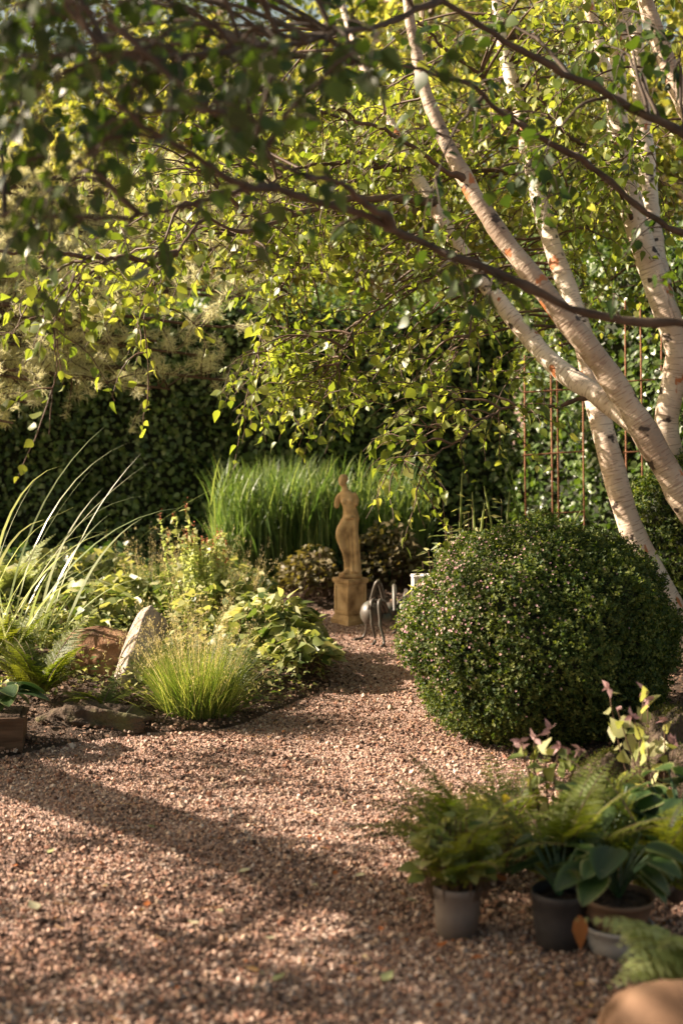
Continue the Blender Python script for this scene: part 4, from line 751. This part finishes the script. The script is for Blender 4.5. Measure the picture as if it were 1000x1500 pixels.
def limb(pts, rad):
    q, r_ = smooth_path(pts, rad, 16); m.tubes([q], [r_], 16); ell(m, q[-1], (r_[-1],) * 3, 10); ell(m, q[0], (r_[0],) * 3, 10)
limb([(-.066, 0, .475), (-.080, -.002, .45), (-.086, -.006, .415)], [.020, .019, .016]); limb([(.026, 0, .482), (.038, -.004, .455), (.038, -.016, .43)], [.018, .017, .016])
limb([(-.020, -.02, .33), (-.060, -.040, .255), (-.030, -.030, .13), (-.008, -.02, .02)], [.032, .029, .020, .018]); limb([(-.010, -.03, .02), (-.035, -.060, .008)], [.015, .011])
limb([(.05, -.01, .335), (.0, -.05, .35), (-.05, -.03, .33)], [.010, .013, .010]); limb([(.03, -.035, .33), (.038, -.045, .2), (.045, -.045, .02)], [.012, .014, .014]); limb([(.01, -.04, .31), (.014, -.046, .18), (.018, -.05, .02)], [.008, .010, .010])
st = m.build('garden_statue', MT['stone_statue'])
md = st.modifiers.new('r', 'REMESH'); md.mode = 'VOXEL'; md.voxel_size = .0042; sm = st.modifiers.new('s', 'SMOOTH'); sm.factor = .5; sm.iterations = 3
dg = bpy.context.evaluated_depsgraph_get(); me2 = bpy.data.meshes.new_from_object(st.evaluated_get(dg)); st.modifiers.clear(); st.data = me2
for p_ in me2.polygons: p_.use_smooth = True
st.location = (DX, DY, hp + .028); st.rotation_euler = (0, 0, R(-6)); st.scale = (1, 1, 1.02)
tag(st, 'ochre stone statue of an armless draped woman standing on a square pedestal', 'statue')
st.name = 'garden_statue'
def frustum(m, x, y, z0, z1, w0, w1, rot=0.):
    V = np.array([[sx * w / 2, sy * w / 2, z] for z, w in ((z0, w0), (z1, w1)) for sx, sy in ((-1, -1), (1, -1), (1, 1), (-1, 1))]); c_, s_ = math.cos(rot), math.sin(rot)
    V = np.stack([x + V[:, 0] * c_ - V[:, 1] * s_, y + V[:, 0] * s_ + V[:, 1] * c_, V[:, 2]], -1); m.add(V, [[3, 2, 1, 0], [4, 5, 6, 7], [0, 1, 5, 4], [1, 2, 6, 5], [2, 3, 7, 6], [3, 0, 4, 7]], .5)
root = thing('pedestal', (DX, DY, 0), 'square ochre stone pedestal with sunken panels under the statue', 'pedestal'); rt = R(38)
m = MB(); frustum(m, DX, DY, .0, .035, .175, .172, rt); m.build('plinth', MT['stone_statue'], root, False)
m = MB(); frustum(m, DX, DY, .035, .065, .165, .142, rt); frustum(m, DX, DY, .065, .262, .138, .138, rt)
for k in range(4):
    a = rt + k * math.pi / 2; nx_, ny_ = math.cos(a), math.sin(a); tx, ty = -ny_, nx_
    for (u0, u1, z0, z1) in ((-.069, -.052, .068, .26), (.052, .069, .068, .26), (-.052, .052, .068, .085), (-.052, .052, .243, .26)):
        V = [];
        for dpt in (.066, .0745):
            for (u, z) in ((u0, z0), (u1, z0), (u1, z1), (u0, z1)): V.append([DX + nx_ * dpt + tx * u, DY + ny_ * dpt + ty * u, z])
        m.add(V, [[0, 1, 5, 4], [1, 2, 6, 5], [2, 3, 7, 6], [3, 0, 4, 7], [4, 5, 6, 7]], .5)
m.build('shaft', MT['stone_statue'], root, False)
m = MB(); frustum(m, DX, DY, .262, .278, .155, .165, rt); frustum(m, DX, DY, .278, hp, .165, .160, rt); m.build('cap', MT['stone_statue'], root, False)
m = MB(); V, q, t = loft([(DX, DY, hp + .001, .074, .068, 0), (DX, DY, hp + .022, .074, .068, 0), (DX, DY, hp + .029, .068, .062, 0)]); m.add(V, q, .5); m.t.append(t); b_ = m.build('base_disc', MT['stone_statue'], st); b_.parent = st; b_.matrix_parent_inverse = st.matrix_basis.inverted(); b_.location = (0, 0, 0)

# ------------------------------------------------------------------ metal ant
pa = G(560, 945); AX, AY = pa[0], pa[1] + .12
root = thing('ant_sculpture', (AX, AY, 0), 'weathered metal garden sculpture of a giant ant beside the dome shrub', 'sculpture')
def apt(px, py, Y=AY): return P(px, py, Y)
m = MB(); ell(m, apt(543, 898, AY + .02), (.064, .08, .075), 32); m.build('head', MT['metal'], root)
m = MB(); ell(m, apt(570, 895, AY + .04), (.045, .05, .05)); ell(m, apt(581, 903, AY + .05), (.05, .05, .055)); ell(m, apt(566, 905, AY), (.04, .04, .04)); m.build('thorax', MT['metal'], root)
m = MB(); ell(m, apt(593, 893, AY + .06), (.062, .08, .07), 32); ell(m, apt(606, 893, AY + .08), (.085, .09, .075), 32); m.build('abdomen', MT['metal'], root)
for kn, ft, hip, dy in [((554, 852), (528, 938), (565, 900), -.12), ((545, 880), (548, 945), (563, 900), -.17), ((556, 880), (561, 948), (568, 900), -.17), ((577, 858), (580, 900), (578, 895), .16), ((594, 865), (592, 900), (592, 890), .2), ((605, 866), (606, 900), (603, 890), .2)]:
    m = MB(); kp = apt(*kn, AY + dy * .7); g = G(ft[0], ft[1]) if dy < 0 else np.array([apt(*ft)[0], AY + dy * 1.4, .03]); g[2] = .012; hpnt = apt(*hip)
    q, r_ = smooth_path([hpnt, (hpnt + kp) / 2 + np.array([0, 0, .03]), kp, kp * .5 + g * .5 + np.array([-.008, -.01, 0]), g, g + np.array([-.035 if kn[0] == 554 else -.01, -.015, -.002])], [.014, .012, .0125, .008, .0085, .007], 30)
    r_ = r_ + .004 * np.exp(-((np.arange(30) - 20) / .8) ** 2); m.tubes([q], [r_], 10); ell(m, q[-1], (.009, .014, .006), 8); m.build('leg', MT['metal'], root)
# white post
root = thing('white_post', (P(610, 860, 8.4)[0], 8.4, 0), 'short white post peeping out from behind the dome shrub', 'post')
m = MB(); wx = P(616, 860, 8.4)[0]; zt = P(620, 842, 8.4)[2]; frustum(m, wx, 8.4, 0, zt - .012, .10, .10, .1); m.build('post_shaft', MT['white'], root, False)
m = MB(); frustum(m, wx, 8.4, zt - .012, zt, .112, .104, .1); m.build('post_cap', MT['white'], root, False)

# ------------------------------------------------------------------ rusty trellis
def trellis(label, xs, ys, Y, y_top, y_bot, tilt=0):
    c = P(xs[0], ys[-1], Y); root = thing('trellis', (c[0], Y, 0), label, 'trellis'); 
    for x in xs:
        a = P(x, y_top, Y); b = np.array([P(x + 6, y_bot, Y)[0], Y, .02]); m = MB(); q, r_ = smooth_path([b, (a + b) / 2 + .006 * rng.normal(size=3), a], [.0058] * 3, 8); m.tubes([q], [r_], 6); m.build('upright_rod', MT['rust'], root)
    for y in ys:
        a = P(xs[0] - 3, y + 3, Y - .012); b = P(xs[-1] + 3, y - 3, Y - .012); m = MB(); m.tubes([np.linspace(a, b, 6)], [np.full(6, .0055)], 6); m.build('cross_rod', MT['rust'], root)
trellis('rusty steel rod trellis left of the leaning birch stem', [768, 806, 815, 853], [572, 664, 752], 9.0, 520, 800)
trellis('rusty steel rod trellis right of the leaning birch stem', [915, 937, 968, 1000], [468, 556, 660, 762], 9.1, 440, 800)
# seed stems above the dome bush
def stalks(px, py, Y, n, label, htop, mat='straw'):
    b = P(px, py, Y); root = thing('tall_seed_stem', (b[0], Y, 0), label, 'plant'); m = MB(); pt = twig_paths(np.tile([[b[0], Y, .05]], (n, 1)) + .04 * rng.normal(size=(n, 3)) * [1, 1, 0], along((-.12, 0, 1), .14, n), rng.uniform(htop * .8, htop * .95, n), 0, 12, .03)
    m.tubes(pt, np.repeat(np.concatenate([np.full(7, .003), np.full(4, .0055), [.003]])[None], n, 0), 6); m.build('stem', MT['pale_fern'], root); l = MB(); leaves_on(l, pt[:, :9], 16, .09, tmpl=NARROW, down=0, spread=.9, t0=.3); l.build('leaves', MT['cover'], root)
stalks(700, 800, 7.4, 3, 'pale seed stems rising behind the top of the dome shrub', 1.12); stalks(735, 800, 7.6, 3, 'second bunch of pale seed stems nearer the trellis', 1.1)
b = P(745, 780, 7.7); root = thing('wildflower', (b[0], 7.7, 0), 'thin branching wildflower with round buds in front of the dark hedge', 'flower'); m = MB(); bd = MB()
for px, py in [(722, 655), (740, 660), (722, 688), (760, 720), (735, 640)]:
    e = P(px, py, 7.7); q, r_ = smooth_path([(b[0] + .04, 7.7, .05), P(762, 770, 7.7), (e + P(755, 720, 7.7)) / 2, e], [.003, .0022, .0016, .0014], 16); m.tubes([q], [r_], 5); bd = MB(); ell(bd, e, (.010, .010, .008), 8); bd.build('bud', MT['pale_fern'], root)
m.build('stem', MT['grass'], root)
leafy('broadleaf_plant', P(700, 800, 7.3)[0], 7.35, .35, .15, .86, 500, 'cover', 'leafy plant just behind the top of the dome shrub', 'plant', .06, .02, tmpl=NARROW)

# ------------------------------------------------------------------ pots and their plants
def pot(c, r0, r1, h_, mat, label, z=0., rim=True, soil=True, name='plant_pot', inner=None):
    root = thing(name, (c[0], c[1], z), label, 'pot'); m = MB(); n = 48; a = np.arange(n) / n * 2 * np.pi
    prof = [(r0 * .3, z + .002), (r0, z + .002), (r0 + (r1 - r0) * .5, z + h_ * .5), (r0 + (r1 - r0) * .86, z + h_ * .86), (r1 * .985, z + h_ * .865), (r1 * 1.0, z + h_ * .985), (r1 * .985, z + h_), (r1 * .93, z + h_), (r1 * .91, z + h_ * .8), (r0 * .95, z + .02)]
    V = np.concatenate([np.stack([c[0] + r * np.cos(a), c[1] + r * np.sin(a), np.full(n, zz)], -1) for r, zz in prof]); K = len(prof); i, j = np.meshgrid(np.arange(n), np.arange(K - 1)); A = (j * n + i).ravel(); B = (j * n + (i + 1) % n).ravel()
    m.add(V, np.stack([A, B, B + n, A + n], -1), .5); m.build('pot_body', MT[mat], root)
    if soil:
        m = MB(); V = np.concatenate([np.stack([c[0] + r * np.cos(a), c[1] + r * np.sin(a), z + h_ * .84 + q + .004 * rng.normal(size=n)], -1) for r, q in ((r1 * .915, 0), (r1 * .6, .006), (r1 * .2, .01))] + [np.array([[c[0], c[1], z + h_ * .85 + .01]])])
        i, j = np.meshgrid(np.arange(n), np.arange(2)); A = (j * n + i).ravel(); B = (j * n + (i + 1) % n).ravel(); m.add(V, np.stack([A, B, B + n, A + n], -1), .5); k = np.arange(n); m.t.append(np.stack([2 * n + k, 2 * n + (k + 1) % n, np.full(n, 3 * n)], -1)); m.build('soil', MT['soil'], root)
    return root
def hosta_leaf():
    nu, nv = 9, 12; V = []
    for j in range(nv):
        t = j / (nv - 1); w = .40 * (math.sin(math.pi * min(t * .93 + .05, 1) ** .72) ** .75) * (1 if t < 1 else 0)
        for i in range(nu):
            u = i / (nu - 1) * 2 - 1; V.append([u * w, t, -.28 * t * t + .22 * abs(u) * w + .012 * math.cos(u * 9) * (1 - t)])
    i, j = np.meshgrid(np.arange(nu - 1), np.arange(nv - 1)); a = (j * nu + i).ravel(); return np.array(V), [np.stack([a, a + 1, a + nu + 1, a + nu], -1)]
HOSTA = hosta_leaf()
def hosta_mats():
    m, n, b, out = new_mat('hosta_variegated'); a = n.nodes.new('ShaderNodeAttribute'); a.attribute_name = 'rnd'
    r = ramp(n, a.outputs['Fac'], [(0, (.012, .03, .008)), (.45, (.028, .06, .014)), (.78, (.06, .10, .02)), (.88, (.20, .22, .08)), (1, (.30, .30, .16))])
    n.links.new(r.outputs[0], b.inputs['Base Color']); b.inputs['Roughness'].default_value = .48
    nz = n.nodes.new('ShaderNodeTexNoise'); nz.inputs['Scale'].default_value = 60; bp = n.nodes.new('ShaderNodeBump'); bp.inputs['Strength'].default_value = .3; bp.inputs['Distance'].default_value = .004
    n.links.new(nz.outputs[0], bp.inputs['Height']); n.links.new(bp.outputs[0], b.inputs['Normal'])
    tr = n.nodes.new('ShaderNodeBsdfTranslucent'); mx = n.nodes.new('ShaderNodeMixShader'); mx.inputs[0].default_value = .25; hs = n.nodes.new('ShaderNodeHueSaturation'); hs.inputs['Value'].default_value = 1.8; n.links.new(r.outputs[0], hs.inputs['Color']); n.links.new(hs.outputs[0], tr.inputs[0])
    n.links.new(b.outputs[0], mx.inputs[1]); n.links.new(tr.outputs[0], mx.inputs[2]); n.links.new(mx.outputs[0], out.inputs[0]); return m
MT['hosta_v'] = hosta_mats()
def hosta(base, n, size, label, spread=.5, az=None, varieg=True, cat='hosta', lift=.5):
    root = thing('hosta', base, label, cat); m = MB(); s_ = MB(); nu, nv = 9, 12; b = np.array(base)
    ei = np.tile(np.array([1, .25, 0, 0, 0, 0, 0, .25, 1]), nv)
    for k in range(n):
        a = rng.random() * 2 * np.pi if az is None else rng.uniform(*az); rad = rng.uniform(.3, 1) * spread; e = b + np.array([math.cos(a) * rad * size, math.sin(a) * rad * size, lift * size * rng.uniform(.6, 1.2)])
        q, r_ = smooth_path([b, (b + e) / 2 + np.array([0, 0, .12 * size]), e], [.0045, .004, .003], 8); s_.tubes([q], [r_], 5)
        sz_ = size * rng.uniform(.55, .9); d = nrm(np.array([[math.cos(a), math.sin(a), rng.uniform(-.5, .15)]])); Rm = frames(d, np.array([[.1 * rng.normal(), .1 * rng.normal(), 1.]]))
        base_r = rng.uniform(0, .6); rr = np.clip(base_r + (ei * .6 if varieg else 0), 0, 1); TV = HOSTA[0] * sz_; m.add(np.einsum('ij,kj->ki', Rm[0], TV) + e, HOSTA[1][0], rr)
    m.build('leaves', MT['hosta_v'], root); s_.build('stalks', MT['hosta'], root); return root
pp1 = G(670, 1378); p1 = (pp1[0], pp1[1] + .03); pot(p1, .056, .071, .155, 'plastic', 'taupe plastic pot standing leftmost on the gravel, holding an astilbe')
pp = G(690, 1318); pot((pp[0] - .01, pp[1] + .12), .055, .07, .15, 'plastic', 'pale taupe plastic pot behind the leftmost pot')
c2 = P(668, 1200, pp[1] + .1); fern('fern', (pp[0] - .01, pp[1] + .12, .13), 12, .34, 'fern', 'bushy fern in the pale pot behind the leftmost pot', w=.35, phi=(.2, .9), pin=18)
fern('astilbe', (p1[0], p1[1], .13), 13, .40, 'fern', 'ferny astilbe growing in the leftmost taupe pot', 'plant', w=.34, phi=(.15, .75), pin=16, az=(0, 6.28))
leafy('potted_foliage', p1[0], p1[1] + .01, .12, .10, .19, 150, 'cover', 'bushy young leaves in the leftmost taupe pot', 'plant', .045, .15)
pp = G(822, 1398); p2 = (pp[0], pp[1] + .05); pot(p2, .062, .08, .165, 'plastic_dark', 'dark grey plastic pot in the middle of the foreground group'); hosta((p2[0], p2[1], .14), 17, .125, 'variegated hosta in the dark grey pot', .7, lift=1.1)
fern('fern', (p2[0] + .02, p2[1] + .16, .10), 13, .46, 'fern', 'tall fern behind the dark grey pot with arching fronds', w=.26, phi=(.15, .8))
pp = G(912, 1412); p3 = (pp[0], pp[1] + .08); pot(p3, .075, .098, .085, 'plastic_grey', 'pale grey plastic bowl right of the dark pot', soil=False); pot(p3, .07, .10, .10, 'plastic_brown', 'brown plastic pot set inside the pale grey bowl', z=.062)
hosta((p3[0], p3[1], .15), 24, .155, 'large green hosta spilling over the brown pot', .8, lift=.9)
pp = G(985, 1330); p4 = (pp[0] + .05, pp[1] + .1); pot(p4, .08, .10, .17, 'plastic_dark', 'dark pot at the right edge hidden under hosta leaves'); hosta((p4[0], p4[1], .16), 24, .165, 'broad leaved hosta at the right edge with cream leaf margins', .9, lift=1.1)
pp = (P(1050, 1300, 3.2)[0], 3.25); pot(pp, .07, .09, .16, 'plastic_dark', 'dark pot just beyond the right edge holding a pale fern'); fern('fern', (pp[0], pp[1], .15), 13, .36, 'pale_fern', 'pale green fern reaching in from the right edge near the bottom', w=.36, az=(2.3, 4.3), phi=(.5, 1.0), pin=15, curl=1.1, simple=True)
# drooping single leaves in the group
m = MB(); q = P(848, 1340, 3.66); m.scatter(ovate(w=.22, curl=.1), np.array([q]), frames(np.array([[.05, -.1, -1.]]), np.array([[0, -1., 0]])), np.array([.10]), np.array([0.05])); o = m.build('withered_leaf', MT['dry_leaf']); tag(o, 'withered orange leaf hanging beside the pale grey bowl', 'leaf')
# taller plants behind the pots
for px, py, Y, hh, lab in [(800, 1180, 4.6, .40, 'pink flowering stem standing behind the dark grey pot'), (960, 1130, 4.7, .5, 'pink flowering stem near the right edge')]:
    b = P(px, py, Y); root = thing('pink_flower_stem', (b[0], Y, 0), lab, 'flower'); st_ = MB(); n = 7; pt = twig_paths(np.tile([[b[0], Y, .0]], (n, 1)) + .03 * rng.normal(size=(n, 3)) * [1, 1, 0], along((0, 0, 1), .16, n), rng.uniform(hh * .7, hh * 1.1, n), .02, 9, .06)
    st_.tubes(pt, np.repeat(np.linspace(.004, .002, 9)[None], n, 0), 5); st_.build('stem', MT['twig'], root); l = MB(); leaves_on(l, pt, 9, .06, tmpl=LEAF, down=0, spread=.9, t0=.2); l.build('leaves', MT['cover'], root)
    f = MB(); e = np.repeat(pt[:, -1], 4, 0); f.scatter(ovate(w=.25), e, frames(along((0, 0, .2), 1, len(e)), rand_dirs(len(e))), np.full(len(e), .038)); f.build('blossom', MT['dusty'] if 'dusty' in MT else MT['petal'], root)
for px, Y, hg, lab, mt_ in [(740, 4.55, .24, 'yellow green bushy plant behind the astilbe', 'fern'), (860, 4.6, .3, 'bushy fern like plant below the mossy rocks', 'fern'), (960, 4.35, .3, 'yellowish ferny plant at the right edge below the mossy rocks', 'fern')]:
    b = P(px, 1200, Y); fern('fern', (b[0], Y, .02), 15, .38, mt_, lab, w=.3, phi=(.15, 1.0), pin=18)
leafy('broadleaf_plant', P(720, 1190, 4.4)[0], 4.45, .14, .12, .2, 260, 'gold', 'golden leaved low plant between the pots and the dome shrub', 'plant', .03, .01)
# planter with hosta at the left edge
pp = G(-5, 1104); root = thing('planter_box', (pp[0], pp[1] + .1, 0), 'small weathered wooden planter box at the left edge', 'planter'); cx, cy = pp[0] + .0, pp[1] + .1; m = MB()
frustum(m, cx, cy, .003, .135, .19, .20, .12); m.build('box_body', MT['wood'], root, False); m = MB(); frustum(m, cx, cy, .1355, .15, .215, .215, .12); m.build('box_rim', MT['wood'], root, False); m = MB(); frustum(m, cx, cy, .151, .158, .18, .17, .12); m.build('soil', MT['soil'], root, False)
hosta((cx, cy, .155), 15, .17, 'cream edged hosta growing in the wooden planter at the left edge', .6, lift=.6)
b = P(880, 1250, 4.25); hosta((b[0], b[1], .03), 16, .17, 'dark green hosta growing low behind the brown pot', .8, varieg=False, lift=1.5)
b = P(965, 1200, 4.05); fern('fern', (b[0], b[1], .05), 12, .50, 'fern', 'arching fern at the right edge behind the cream margined hosta', w=.28, phi=(.2, .9), pin=20)
b = P(690, 1215, 4.3); fern('fern', (b[0] - .03, b[1], .10), 8, .40, 'fern', 'airy fern leaning left over the gravel behind the leftmost pot', w=.26, phi=(.5, 1.1), pin=18, az=(2.0, 4.2))
